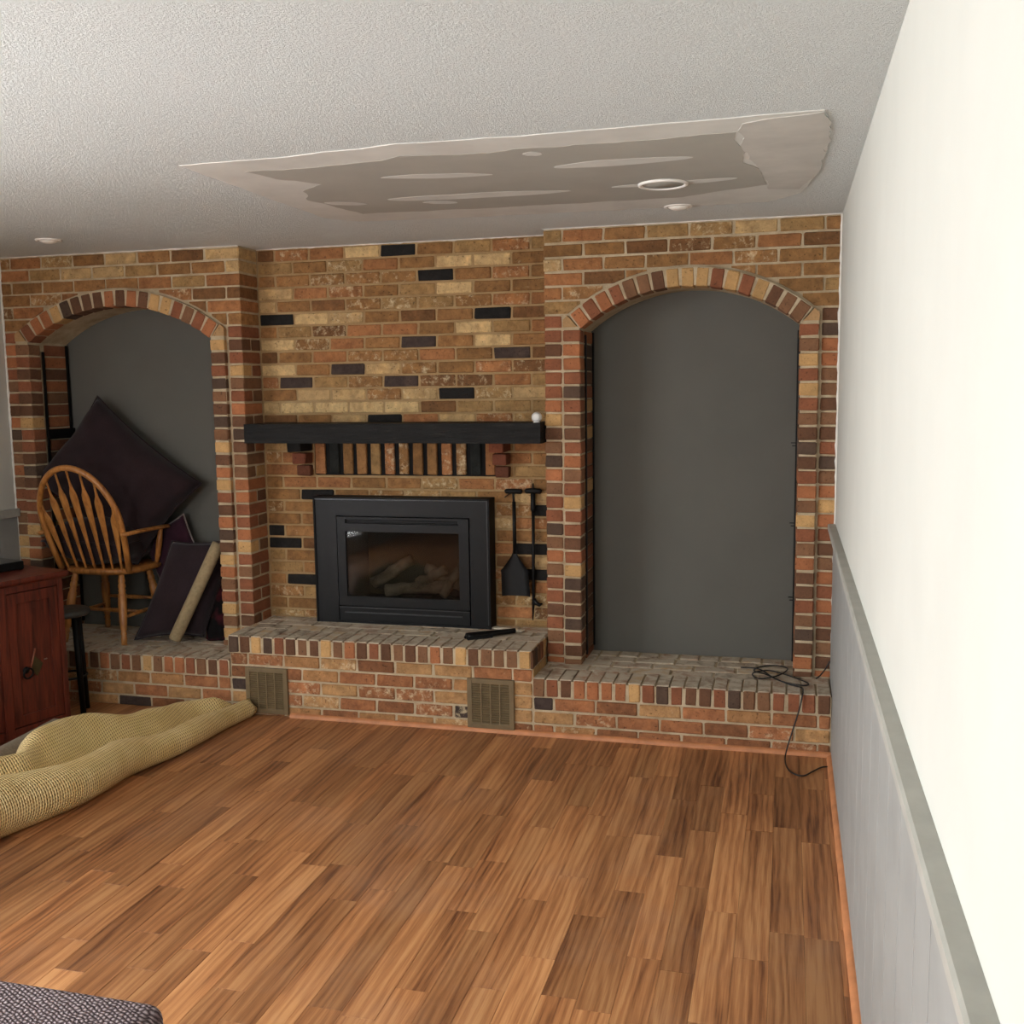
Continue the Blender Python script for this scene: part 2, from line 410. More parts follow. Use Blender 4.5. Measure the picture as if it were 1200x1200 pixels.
# ------------------------------------------------------------------ ceiling repair
def blob(pts, amp=0.008, step=0.03, seed=0):
    out = []; n = len(pts)
    for i in range(n):
        a = Vector((*pts[i], 0)); b = Vector((*pts[(i+1) % n], 0)); m = max(1, int((b-a).length/step))
        for k in range(m):
            p = a.lerp(b, k/m); w = mnoise.noise(Vector((p.x*9+seed, p.y*9, seed)))
            w2 = mnoise.noise(Vector((p.x*31, p.y*31+seed, 4)))
            nrm = Vector((b.y-a.y, a.x-b.x, 0)).normalized(); p = p + nrm*(w*amp+w2*amp*0.5); out.append((p.x, p.y))
    return out
OUT = [(-2.188,-1.80),(-1.83,-1.80),(-1.401,-1.855),(-0.999,-1.84),(-0.689,-1.852),(-0.365,-1.862),(-0.135,-1.87),(-0.113,-1.68),(-0.111,-1.37),(-0.127,-1.0),(-0.18,-0.6),(-0.315,-0.43),(-0.665,-0.425),(-1.147,-0.45),(-1.655,-0.471),(-2.09,-0.52),(-2.192,-0.66),(-2.193,-1.13)]
DRY = [(-2.03,-1.648),(-1.761,-1.635),(-1.523,-1.667),(-1.446,-1.712),(-1.159,-1.651),(-1.073,-1.69),(-0.715,-1.676),(-0.389,-1.698),(-0.388,-1.545),(-0.366,-1.439),(-0.376,-1.284),(-0.322,-1.071),(-0.317,-0.83),(-0.641,-0.657),(-1.055,-0.666),(-1.489,-0.676),(-1.983,-0.715),(-2.022,-0.864),(-2.057,-1.084),(-1.999,-1.254),(-1.878,-1.363),(-1.97,-1.472)]
PRI = [(-0.372,-1.707),(-0.36,-1.794),(-0.272,-1.832),(-0.135,-1.858),(-0.116,-1.748),(-0.114,-1.455),(-0.127,-1.005),(-0.192,-0.692),(-0.309,-0.732),(-0.308,-0.961),(-0.338,-1.176),(-0.365,-1.37)]
MB().prism(blob(OUT, 0.01, 0.04, 1), H-0.003, H+0.002, 'xy').build('joint_compound', M_MUD, ceil)
MB().prism(blob(DRY, 0.018, 0.03, 2), H-0.0042, H-0.001, 'xy').build('drywall_panel', M_DRYW, ceil)
MB().prism(blob(PRI, 0.014, 0.03, 3), H-0.0048, H-0.001, 'xy').build('primer_swath', M_PRIM, ceil)
for i, (a, b, w) in enumerate([((-1.627,-1.409),(-1.238,-1.339),0.035),((-1.017,-1.385),(-0.547,-1.395),0.045),((-1.783,-0.989),(-1.057,-0.941),0.05),((-2.032,-1.008),(-1.881,-0.928),0.035),((-0.867,-0.959),(-0.404,-0.983),0.035),((-1.652,-0.889),(-1.52,-0.842),0.03),((-1.053,-1.624),(-1.0,-1.59),0.03)]):
    a = Vector(a); b = Vector(b); d = (b-a); nn = Vector((-d.y, d.x)).normalized(); c = (a+b)/2; pts = []
    for k in range(28):
        t = 2*math.pi*k/28; rr = 1 + 0.3*mnoise.noise(Vector((math.cos(t)*1.6+i*7, math.sin(t)*1.6, i)))
        pp = c + d*0.5*math.cos(t)*(1+0.06*math.sin(3*t+i)) + nn*w*math.sin(t)*rr; pts.append((pp.x, pp.y))
    MB().prism(pts, H-0.0050, H-0.001, 'xy').build('compound_streak', M_MUD, ceil)

# ------------------------------------------------------------------ brick bays with arched niches
RP, NB = 0.0235, 0.311                       # ring stands proud, niche depth
ZR = 0.280                                   # side ledge top
def arch(xa, xb, spring, rise):
    h = (xb-xa)/2; R = (h*h+rise*rise)/(2*rise); return (xa+xb)/2, spring+rise-R, R
def bay(name, X0, X1, xa, xb, spring, rise, nring, label, ev, od, edge_r):
    """X0..X1 bay, xa..xb opening; ev/od: joint offsets of even and odd courses"""
    xc, zcn, R = arch(xa, xb, spring, rise); RO = R+0.094
    ang = math.asin((xb-xa)/2/R)
    core = MB(); f = JB
    core.box((X0+0.0045, f+0.0005, 0.0), (xa-0.0095, NB+0.0195, spring+0.014)); core.box((xb+0.0095, f+0.0005, 0.0), (X1-0.0045, NB+0.0195, spring+0.014))
    arcp = [(xc+(R+0.010)*math.sin(t), zcn+(R+0.010)*math.cos(t)) for t in [ang-2*ang*k/24 for k in range(25)]]
    core.prism([(X0+0.004, spring), (X0+0.004, H), (X1-0.004, H), (X1-0.004, spring)] + arcp, f, NB+0.02)
    wall = core.build(name, M_MORTG); tag(wall, label, 'wall', kind='structure')
    MB().box((xa-0.05, NB, 0.0), (xb+0.05, NB+0.03, H)).build('back_panel', M_NICHE, wall)
    # ring: mortar body with the header bricks as its pieces
    ring = MB(); t0 = -RP+0.004
    outer = [(xc+(RO-0.004)*math.sin(t), zcn+(RO-0.004)*math.cos(t)) for t in [-ang+2*ang*k/24 for k in range(25)]]
    ring.prism(outer+[(xc+(R+0.0075)*math.sin(t), zcn+(R+0.0075)*math.cos(t)) for t in [ang-2*ang*k/24 for k in range(25)]], t0, 0.078)
    JW = 0.088
    for s, xe in ((-1, xa), (1, xb)):
        xo = xe + s*JW; top = zcn + math.sqrt(max(0, (RO-0.004)**2-(xo-s*0.004-xc)**2))
        ring.prism([(xe+s*0.007, ZR), (xo-s*0.004, ZR), (xo-s*0.004, top), (xe+s*0.007, spring+0.012)], t0+0.0003, 0.0775)
    ro_ = ring.build('arch_surround', M_MORTG, wall)
    for s, xe in ((-1, xa), (1, xb)):          # cut springer bricks between ring and jamb
        xo = xe+s*JW; top = zcn+math.sqrt(max(0, RO**2-(xo-xc)**2)); xr, zr_ = xc+s*RO*math.sin(ang), zcn+RO*math.cos(ang)
        pl = [(xe+s*0.012, spring+0.010), (xo, spring+0.010), (xo, top), ((xr+xo)/2, (zr_+top)/2+0.001), (xr+s*0.006, zr_-0.002)]
        mx_ = sum(p[0] for p in pl)/5; mz_ = sum(p[1] for p in pl)/5
        me = MB().prism([((p[0]-mx_)*0.93, (p[1]-mz_)*0.93) for p in pl], 0, 0.09).mesh('brick', M_HDR)
        put(me, ro_, (mx_, -RP+0.001, mz_), None, lin((176, 140, 98)), 0.2)
    pitch = 2*ang*R/nring
    for i in range(nring):
        t = -ang + (i+0.5)*2*ang/nring; rr = R+0.045
        me = brick_mesh(pitch*rr/R-0.0115, 0.1, 0.086, M_HDR)
        put(me, ro_, (xc+rr*math.sin(t), -RP+0.05+jy(), zcn+rr*math.cos(t)), (0, t, 0), pick(PAL_H, 0.92), 0.15)
    k = 0
    while True:
        z = zc(k); k += 1
        if z-BH/2 > spring-0.016: continue
        a, b = max(z-BH/2, ZR+0.002), min(z+BH/2, spring-0.001)
        if b-a < 0.012: break
        for s, xe in ((-1, xa), (1, xb)):
            me = brick_mesh(JW-0.004, 0.1, b-a, M_HDR)
            put(me, ro_, (xe+s*JW/2+RND.uniform(-.002, .002), -RP+0.05+jy(), (a+b)/2), None, pick(PAL_H), 0.2)
            me = brick_mesh(0.012, 0.186, b-a, M_HDR)     # second course of the reveal, behind the ring
            put(me, wall, (xe+s*0.0075, 0.205, (a+b)/2), None, pick(PAL_H, 0.8), 0.2)
    # facing courses
    k = 0
    while True:
        z = zc(k); kk = k; k += 1
        a, b = clip_row(z); a = max(a, ZR+0.002)
        if b-a < 0.012: break
        if a < spring+0.06 and z < spring+0.075:           # pier columns: one header each side
            for xs, xe, dep in ((X0, xa-JW-0.010, 0.1), (xb+JW+0.010, X1, 0.1)):
                if edge_r and xe == X1: dep = 0.19 if kk % 2 == 0 else 0.09
                me = brick_mesh(xe-xs, dep, b-a, M_HDR)
                put(me, wall, ((xs+xe)/2, dep/2+jy(), (a+b)/2), None, pick(PAL_H), 0.2)
            if edge_r and kk % 2: put(brick_mesh(0.08, 0.09, b-a, M_HDR), wall, (X1-0.04, 0.1475, (a+b)/2), None, pick(PAL_H, 0.85), 0.2)
            if z < spring-0.02: continue
            xs_all = None
            rng = [(X0+0.09, X1-0.09)]
        else: rng = [(X0, X1)]
        xs = row_joints(rng[0][0], rng[0][1], ev if kk % 2 == 0 else od)
        for p, q in zip(xs, xs[1:]):
            p += 0.005 if p > X0+0.001 else 0.0; q -= 0.005 if q < X1-0.001 else 0.0
            # lower outline where the ring cuts through the course
            runs = []; cur = []
            for i in range(17):
                x = p+(q-p)*i/16; lo = a
                if abs(x-xc) < RO+0.008:
                    if RO+0.008 > abs(x-xc): lo = max(a, zcn+math.sqrt((RO+0.008)**2-(x-xc)**2))
                if z < spring+0.075 and abs(x-xc) < (xb-xa)/2: lo = 9
                if lo < b-0.006: cur.append((x, lo))
                elif cur: runs.append(cur); cur = []
            if cur: runs.append(cur)
            for run in runs:
                if run[-1][0]-run[0][0] < 0.012: continue
                c = pick(PAL_C); al = bloom()
                if all(abs(lo-a) < 1e-6 for _, lo in run):
                    L = run[-1][0]-run[0][0]; dep = 0.09
                    if edge_r and q >= X1-0.001: dep = 0.19
                    put(brick_mesh(L, dep, b-a, M_BRK), wall, ((run[0][0]+run[-1][0])/2, dep/2+jy(), (a+b)/2), None, c, al)
                else:
                    cx = (run[0][0]+run[-1][0])/2; cz = (a+b)/2
                    poly = [(x-cx, lo-cz) for x, lo in run] + [(run[-1][0]-cx, b-cz), (run[0][0]-cx, b-cz)]
                    me = MB().prism(poly, 0, 0.08).mesh('brick', M_BRK)
                    put(me, wall, (cx, jy(), cz), None, c, al)
    return wall
XP, XQ = -1.365, -2.985
ar = (-1.182, -0.176)
bay('wall_back_right', XP, XR-0.002, ar[0], ar[1], 1.921, 0.182, 17, 'brick bay at the right end with a wide arched charcoal niche', -1.276, -1.172, False)
al_ = (-4.284, -3.163)
bay('wall_back_left', XL+0.002, XQ, al_[0], al_[1], 1.928, 0.181, 18, 'brick bay at the left end whose arched niche holds chair and cushions', XQ-0.2, XQ-0.082, True)

# ------------------------------------------------------------------ chimney breast between the bays
DC = 0.193; ZH = 0.411
FX0, FX1, FZ = -2.545, -1.785, 0.995          # firebox opening
SZ0, SZ1 = 1.195, 1.385                       # slotted band under the mantel
SX0, SX1 = -2.690, -1.672
core = MB(); f = DC+JB
core.box((XQ-0.02, f, ZH-0.2), (FX0, f+0.3, SZ0)); core.box((FX1, f, ZH-0.2), (XP+0.02, f+0.3, SZ0))
core.box((FX0, f, FZ), (FX1, f+0.3, SZ0)); core.box((XQ-0.02, f, SZ0), (SX0, f+0.3, SZ1)); core.box((SX1, f, SZ0), (XP+0.02, f+0.3, SZ1))
core.box((XQ-0.02, f, SZ1), (XP+0.02, f+0.3, H))
wc_ = core.build('wall_back_center', M_MORT)
tag(wc_, 'mottled brown brick chimney breast with scattered black bricks above the fireplace', 'wall', kind='structure')
MB().box((SX0+0.002, DC+0.016, SZ0-0.004), (SX1-0.002, DC+0.25, SZ1-0.002)).build('slot_shade_fill', M_SLOT, wc_)  # black block fills the slots, standing in for the shade inside them
BLK = [(-2.194,2.363),(-1.988,2.238),(-1.687,2.035),(-2.887,2.037),(-1.877,1.62),(-2.286,1.5),(-2.695,1.086),(-2.879,0.82),(-2.785,0.613),(-1.515,0.805),(-1.44,1.041),(-1.45,0.686),(-2.93,0.86)]
PUR = [(-2.081,1.895),(-1.578,1.832),(-2.492,1.758),(-2.781,1.69),(-2.181,1.686)]
TANS = [(-2.446,2.357),(-1.863,2.323),(-1.683,2.302),(-1.889,2.162),(-1.756,1.982),(-2.678,2.035),(-2.883,1.901),(-1.667,1.894),(-2.572,1.56),(-2.377,1.554),(-2.184,1.553),(-2.797,1.557),(-2.864,1.769)]
k = 0
while True:
    z = zc(k); kk = k; k += 1
    a, b = clip_row(z); a = max(a, ZH+0.002)
    if b-a < 0.012: break
    xs = row_joints(XQ, XP-0.002, -1.679 if kk % 2 == 0 else -1.778)
    for p, q in zip(xs, xs[1:]):
        p0, q0 = p, q
        p += 0.005; q -= 0.005
        cx = (p+q)/2
        if SZ0 < z < SZ1 and q > SX0 and p < SX1:
            if p < SX0-0.04: q = SX0-0.006
            elif q > SX1+0.04: p = SX1+0.006
            else: continue
        if z < FZ+0.0 and p > FX0-0.1 and q < FX1+0.1 and z < 1.0: continue
        if z < FZ+0.05 and q > FX0-0.05 and p < FX1+0.05:
            if p < FX0-0.05: q = FX0-0.03
            elif q > FX1+0.05: p = FX1+0.03
            else: continue
        col, alp = pick(PAL_C), bloom()
        hit = lambda L: any(p0 <= bx_ < q0 and abs(bz-z) < P*0.5 for bx_, bz in L)
        if hit(BLK): col, alp = lin(BLACK), 0
        elif hit(PUR): col, alp = lin(PURP), 0.1
        elif hit(TANS): col, alp = lin(TAN), 0.5
        put(brick_mesh(q-p, 0.09, b-a, M_BRK), wc_, ((p+q)/2, DC+0.045+jy(), (a+b)/2), None, col, alp)
# soldiers between the warm-air slots
for i in range(13):
    xg = -2.628 + 0.0794*i
    l0 = SX0+0.004 if i == 0 else xg-0.0794+0.0255; l1 = xg
    if i == 12: l1 = l0+0.054
    col = lin((36, 38, 36)) if i in (1, 11) else pick(PAL_C); 
    put(brick_mesh(l1-l0, 0.095, SZ1-SZ0-0.012, M_BRK), wc_, ((l0+l1)/2, DC+0.0475+jy(), (SZ0+SZ1)/2), (0, RND.uniform(-.008, .008), 0), col, 0 if i in (1, 11) else bloom())
# corbels stepping out under both ends of the mantel
for x0_, x1_ in ((-2.776, -2.699), (-1.667, -1.593)):
    for j, (kk, pr) in enumerate(((15, 0.15), (16, 0.095), (17, 0.045))):
        col = lin(BLACK) if (x0_ < -2 and j == 0) else lin(((118, 66, 44), (112, 64, 46), (96, 58, 42))[j])
        put(brick_mesh(x1_-x0_, pr, BH, M_HDR), wc_, ((x0_+x1_)/2, DC-pr/2+0.002, zc(kk)), None, col, 0)

# ------------------------------------------------------------------ hearths
DH = 0.294
def hearth(name, X0, X1, ztop, yback, label, seed_rows, over, headers_back=False, fronts=True):
    """base wall + rowlock edge + paved top; over: overhang of the rowlock edge"""
    rl = 0.086; y0 = -DH
    base = MB().box((X0, y0+JB+0.008, 0.0), (X1, yback, ztop-rl-0.004)).box((X0+0.001, y0+JB-over, ztop-rl-0.004), (X1-0.001, yback, ztop-0.006))
    h = base.build(name, M_MORTG); tag(h, label, 'hearth')
    # rowlock edge
    n = round((X1-X0)/0.0637); w = (X1-X0)/n
    for i in range(n):
        c = pick(PAL_H, 0.95)
        put(brick_mesh(w-0.011, 0.19, rl-0.002, M_HDR), h, (X0+w*(i+0.5), y0-over+0.095+RND.uniform(-.003, .003), ztop-rl/2+RND.uniform(-.0015, .001)), (0, RND.uniform(-.012, .012), 0), c, 0.1)
        put(brick_mesh(w-0.010, 0.186, 0.006, M_TOP), h, (X0+w*(i+0.5), y0-over+0.0965, ztop-0.0008), None, tuple(v*0.85 for v in c), 0, name='brick_top')
    # paving behind the edge
    y = y0-over+0.2; r = 0
    while y < yback-0.03:
        d = min(0.091, yback-y-0.006)
        last = headers_back and y+0.2 > yback
        xs = row_joints(X0, X1, X0+(0.1 if r % 2 else 0.0)+0.03, 0.102 if last else 0.2)
        for p, q in zip(xs, xs[1:]):
            put(brick_mesh(q-p-0.01, d, 0.02, M_TOP), h, ((p+q)/2, y+d/2, ztop-0.010+RND.uniform(-.002, .001)), None, tuple(v*0.85 for v in pick(PAL_H)), 0)
        y += 0.1; r += 1
    # front courses
    z = ztop-rl-0.006; zz = [0.187-P*i for i in range(3)]
    if ztop > 0.35: zz = [0.187+2*P, 0.187+P]+zz
    for i, zt in enumerate(zz):
        a, b = max(0.0, zt-BH-0.005), zt-0.004
        if ztop > 0.35 and i == 0: b = min(b, ztop-rl-0.006)
        xs = row_joints(X0, X1, seed_rows + (0.1 if i % 2 else 0))
        for p, q in zip(xs, xs[1:]):
            c = pick(PAL_B, 1.05)
            if RND.random() < 0.06: c = lin(PURP)
            put(brick_mesh(q-p-0.009, 0.09, b-a, M_BRK), h, ((p+q)/2, y0+0.008+0.045+jy(), (a+b)/2), None, c, bloom())
    return h
hearth('hearth_ledge', XL+0.004, -2.9745, ZR, NB, 'low brick ledge with rowlock edge below the niche with the chair', -3.05, 0.006)
rh = hearth('raised_hearth', -2.974, -1.372, ZH, DC, 'raised brick hearth in the middle carrying the black fireplace insert', -1.47, 0.011)
for i in range(5):                            # rowlock ends along the step down to the right ledge
    put(brick_mesh(0.010, 0.048, 0.080, M_HDR), rh, (-1.3715, -0.078-0.0595*i+0.035, ZH-0.044), None, pick(PAL_H, 0.8), 0.1)
    if i < 2: put(brick_mesh(0.010, 0.12, 0.046, M_HDR), rh, (-1.3715, -0.085-0.132*i, ZH-0.118), None, pick(PAL_H, 0.8), 0.1)
hearth('hearth_ledge', -1.3715, -0.0105, ZR, NB, 'low brick ledge at the right below the empty arched niche', -1.27, 0.006, True)
t3 = MB(); q = [(-DH+0.007, 0)] + [(-DH+0.007-0.02*math.cos(a), 0.021*math.sin(a)) for a in [i*math.pi/12 for i in range(7)]]
t3.prism(q, -2.64, -0.0095, 'yz'); o = t3.build('trim_3', M_WOODTRIM); tag(o, 'thin oak quarter-round strip along the foot of the brick hearths', 'trim', kind='structure')

# rough caulk beads where the brick meets wall and ceiling
M_CAULK = plain('white_caulk', (226, 224, 216), 0.8, var=0.02)
def bead(a, b, parent, r=0.004):
    a, b = Vector(a), Vector(b); n = max(8, int((b-a).length/0.018)); pts = []; rs = []
    for i in range(n+1):
        pts.append(a.lerp(b, i/n)); rs.append(r*(0.8+1.3*max(0, mnoise.noise(Vector((i*0.37, a.x*3, a.z*5))))+0.5*RND.random()))
    MB().tube(pts, rs, 6).build('caulk_bead', M_CAULK, parent, smooth=True)
bead((-0.002, -0.001, ZR+0.01), (-0.002, -0.001, H), wr, 0.005)
bead((XP, -0.001, H), (-0.004, -0.001, H), ceil); bead((XL+0.004, -0.001, H), (XQ, -0.001, H), ceil); bead((XQ, DC-0.001, H), (XP, DC-0.001, H), ceil)
bead((XL+0.003, -0.001, ZR+0.01), (XL+0.003, -0.001, H), wl, 0.005)

# ------------------------------------------------------------------ mantel
def mantel_mat():
    t = NT('black_stained_beam'); v = t.coord('Object', (1.2, 8, 8)); n1 = t.noise(v, 6, 5, 0.7, 0.5); n2 = t.noise(t.coord('Object'), 60, 3)
    t.base(t.ramp(n1, [(0.35, lin((14, 14, 13))), (0.6, lin((24, 23, 22))), (0.75, lin((52, 50, 46)))])); t.set(0.55, spec=0.18)
    t.bump(t.math('ADD', n1, t.math('MULTIPLY', n2, 0.3)), 0.6, 0.01); return t.m
M_BEAM = mantel_mat()
mx0, mx1, my0, my1, mz0, mz1 = -2.952, -1.371, -0.082, 0.188, 1.381, 1.480
m = MB()
def beam(u, v):
    x = mx0 + (mx1-mx0)*v; a = u*4
    lo = [(my0, mz0), (my1, mz0), (my1, mz1), (my0, mz1)]; i = int(a) % 4; fr = a-int(a)
    p = Vector((*lo[i], 0)).lerp(Vector((*lo[(i+1) % 4], 0)), fr)
    w = 0.004*mnoise.noise(Vector((x*3, p.x*20, p.y*20))) + 0.002*mnoise.noise(Vector((x*14, p.x*30, p.y*30)))
    c = Vector(((my0+my1)/2, (mz0+mz1)/2, 0)); d = (p-c); p2 = p + d.normalized()*w
    if p.x > my1-0.002: p2.x = min(p2.x, my1)
    return (x, p2.x, p2.y)
m.grid(beam, 24, 60, closed_u=True)
m.f.append(tuple(range(24))); m.f.append(tuple(60*24+i for i in range(24)))
o = m.build('mantel_shelf', M_BEAM, auto=0.6); tag(o, 'long black hewn wooden mantel beam on brick corbels', 'mantel')

# ------------------------------------------------------------------ fireplace insert
M_IRON = plain('black_satin_steel', (12, 13, 14), 0.42, var=0.05, scale=20, spec=0.22)
M_IRON2 = plain('black_matt_steel', (8, 8, 8), 0.6, var=0.05, spec=0.2)
M_EDGE = plain('bright_steel_lip', (70, 72, 74), 0.3, metal=0.6)
ins = empty('fireplace_insert', ((-2.655-1.684)/2, 0.14, ZH))
tag(ins, 'black gas fireplace insert with dark glass door and ceramic logs', 'fireplace')
def ipart(mb, name, mat, parent=ins, **kw):
    o = mb.build(name, mat, parent, **kw)
    off = Vector(ins.location)
    if parent is ins: o.location = -off
    return o
X0, X1, Z0, Z1, YF = -2.655, -1.686, ZH+0.001, 1.085, 0.093
DX0, DX1, DZ0, DZ1 = -2.530, -1.789, 0.424, 0.990
sm = MB()
sm.box((X0, YF, Z0), (DX0, DC-0.002, Z1)).box((DX1, YF, Z0), (X1, DC-0.002, Z1)).box((DX0, YF, DZ1), (DX1, DC-0.002, Z1)).box((DX0, YF, Z0), (DX1, DC-0.002, DZ0))
ipart(sm, 'surround', M_IRON)
lp = MB().box((X0-0.004, YF-0.006, Z0), (X0+0.006, DC-0.001, Z1+0.004)).box((X1-0.006, YF-0.006, Z0), (X1+0.004, DC-0.001, Z1+0.004)).box((X0, YF-0.006, Z1-0.006), (X1, DC-0.001, Z1+0.004))
ipart(lp, 'trim_lip', M_IRON2)
ipart(MB().box((X0+0.007, YF-0.0065, Z1-0.010), (X1-0.007, YF-0.002, Z1-0.0065)).box((X1-0.0105, YF-0.0065, Z0+0.02), (X1-0.0065, YF-0.002, Z1-0.01)), 'steel_bead', M_EDGE)
GX0, GX1, GZ0, GZ1 = -2.478, -1.848, 0.558, 0.907
d = MB(); yd = YF-0.004; LZ = 0.503
g = 0.006
d.box((DX0+g, yd, LZ+0.004), (GX0, YF+0.02, DZ1-g)).box((GX1, yd, LZ+0.004), (DX1-g, YF+0.02, DZ1-g)).box((GX0, yd, LZ+0.004), (GX1, YF+0.02, GZ0)).box((GX0, yd, GZ1), (GX1, YF+0.02, 0.949)).box((GX0, yd, 0.972), (GX1, YF+0.02, DZ1-g)).box((GX0, yd+0.016, 0.949), (GX1, YF+0.02, 0.972))
dr = ipart(d, 'door', M_IRON)
def sub(mb, name, mat, par, **kw):
    o = mb.build(name, mat, par, **kw); return o
sub(MB().box((GX0+0.01, yd+0.002, 0.952), (GX1-0.01, yd+0.012, 0.956)).box((GX0+0.01, yd+0.002, 0.964), (GX1-0.01, yd+0.012, 0.967)), 'top_louvre', M_IRON2, dr)
M_FGL = glass_mat('fire_glass', (0.66, 0.67, 0.66), 0.4)
sub(MB().box((GX0-0.005, YF+0.006, GZ0-0.005), (GX1+0.005, YF+0.010, GZ1+0.005)), 'glass_pane', M_FGL, dr)
lo = MB().box((DX0+g, yd+0.002, DZ0+0.002), (DX1-g, YF+0.02, LZ-0.006)); lo = ipart(lo, 'lower_grille', M_IRON)
sub(MB().box((DX0+0.035, yd-0.004, 0.468), (DX1-0.045, yd+0.003, 0.474)), 'grille_bar', M_EDGE, lo)
sub(MB().box((DX0+g, yd-0.003, LZ-0.0065), (DX1-g, yd+0.004, LZ-0.002)), 'grille_edge', M_EDGE, lo)
# firebox
fb = MB().box((DX0-0.0, 0.128, 0.425), (DX0+0.03, 0.47, 0.99)).box((DX1-0.03, 0.128, 0.425), (DX1, 0.47, 0.99)).box((DX0, 0.45, 0.425), (DX1, 0.48, 0.99)).box((DX0, 0.128, 0.425), (DX1, 0.47, 0.50)).box((DX0, 0.128, 0.96), (DX1, 0.47, 0.99))
ipart(fb, 'firebox', plain('firebox_lining', (26, 25, 24), 0.9, var=0.15, scale=12))
M_LOG = plain('ceramic_log', (112, 98, 84), 0.9, var=0.35, scale=14, bump=0.6, bscale=40)
for a, b, r in (((-2.40, 0.26, 0.60), (-2.18, 0.30, 0.73), 0.036), ((-2.30, 0.20, 0.575), (-1.95, 0.24, 0.60), 0.040), ((-2.12, 0.22, 0.62), (-1.96, 0.19, 0.70), 0.030), ((-2.10, 0.30, 0.68), (-1.90, 0.27, 0.60), 0.036), ((-1.97, 0.17, 0.56), (-1.90, 0.27, 0.70), 0.028)):
    a, b = Vector(a), Vector(b); pts = []; rs = []
    for i in range(9):
        t = i/8; p = a.lerp(b, t) + Vector((0, 0, 0.012*mnoise.noise(Vector((t*4, a.x*9, 1))))); pts.append(p); rs.append(r*(0.85+0.3*mnoise.noise(Vector((t*5, b.x*11, 3)))))
    lg = MB().tube(pts, rs, 10); lg = ipart(lg, 'log', M_LOG, smooth=True)
em = MB().grid(lambda u, v: (-2.42+0.52*u, 0.15+0.25*v, 0.502+0.05*math.sin(math.pi*u)**.5*math.sin(math.pi*v)**.5*(0.8+0.4*mnoise.noise(Vector((u*14, v*8, 0))))), 24, 12)
ipart(em, 'ember_bed', plain('ember_bed', (70, 62, 56), 0.95, var=0.4, scale=40, bump=0.6))

# ------------------------------------------------------------------ air vents in the raised hearth
M_VENT = plain('bronze_vent_enamel', (112, 95, 68), 0.45, var=0.05, spec=0.4)
M_VENTD = plain('vent_dark', (22, 18, 12), 0.9)
def vent(x0, x1, z0, z1, label):
    w = empty('air_vent', ((x0+x1)/2, -DH, z0)); tag(w, label, 'vent', 'vent grilles in the raised hearth')
    def P_(mb, n, mt, par=w, **k):
        o = mb.build(n, mt, par, **k)
        if par is w: o.location = -Vector(w.location)
        return o
    y = -DH-0.006; t = 0.024
    fr = MB().box((x0, y, z0), (x0+t, -DH+0.01, z1)).box((x1-t, y, z0), (x1, -DH+0.01, z1)).box((x0+t, y, z0), (x1-t, -DH+0.01, z0+t)).box((x0+t, y, z1-t), (x1-t, -DH+0.01, z1))
    P_(fr, 'frame', M_VENT, bevel=0.002)
    P_(MB().box((x0+t, -DH+0.004, z0+t), (x1-t, -DH+0.0075, z1-t)), 'backing', M_VENTD)
    n = 17; hh = (z1-z0-2*t)/n; sl = None
    for i in range(n):
        zz = z0+t+hh*(i+0.5)
        mb = MB().add([(x0+t, y+0.0005, zz-hh*0.10), (x1-t, y+0.0005, zz-hh*0.10), (x1-t, -DH+0.004, zz+hh*0.34), (x0+t, -DH+0.004, zz+hh*0.34),
                       (x0+t, y+0.0005, zz-hh*0.34), (x1-t, y+0.0005, zz-hh*0.34), (x1-t, -DH+0.004, zz+hh*0.10), (x0+t, -DH+0.004, zz+hh*0.10)],
                      [(0,1,2,3),(7,6,5,4),(0,4,5,1),(1,5,6,2),(2,6,7,3),(3,7,4,0)])
        P_(mb, 'slat', M_VENT)
    for i in (1, 2, 3):
        xx = x0+t+(x1-x0-2*t)*i/4; P_(MB().box((xx-0.003, y-0.0005, z0+t), (xx+0.003, y+0.004, z1-t)), 'divider', M_VENT)
vent(-2.884, -2.650, 0.012, 0.250, 'bronze metal vent grille by the end of the rug pad roll')
vent(-1.696, -1.462, 0.018, 0.262, 'bronze metal vent grille below the fire tools, clear of the rug pad')

# ------------------------------------------------------------------ shelf standards in the niches
M_BLK = plain('black_metal', (9, 8, 8), 0.55, var=0.05, spec=0.25)
def standard(x, s, y, z0, z1, label, clips=(), bracket=None):
    o = MB().box((min(x, x+s*0.007), y-0.009, z0), (max(x, x+s*0.007), y+0.009, z1)).build('shelf_standard', M_BLK)
    tag(o, label, 'shelf standard', 'shelf standards in the niches')
    for z in clips:
        MB().box((min(x, x+s*0.028), y-0.004, z-0.002), (max(x, x+s*0.028), y+0.004, z+0.002)).box((min(x, x+s*0.022), y-0.004, z-0.016), (max(x, x+s*0.022), y+0.004, z-0.012)).build('shelf_clip', M_BLK, o)
standard(al_[0], 1, 0.088, ZR+0.02, 1.885, 'black shelf standard nearer the room on the left niche side')
standard(al_[0], 1, 0.288, ZR+0.02, 1.925, 'black shelf standard against the panel on the left niche side')
br = MB().box((al_[0]+0.0075, 0.075, 1.395), (al_[0]+0.02, 0.30, 1.450)).build('shelf_bracket', M_BLK)
tag(br, 'black shelf bracket bridging two standards above the dark cushion', 'shelf bracket')
standard(ar[0], 1, 0.088, ZR+0.03, 1.90, 'black shelf standard nearer the room on the left side of the empty niche')
standard(ar[0], 1, 0.290, ZR+0.03, 1.92, 'black shelf standard against the panel on the left side of the empty niche')
standard(ar[1], -1, 0.16, ZR+0.03, 1.90, 'black shelf standard with small clips on the right side of the empty niche', (1.372, 0.988, 0.626))

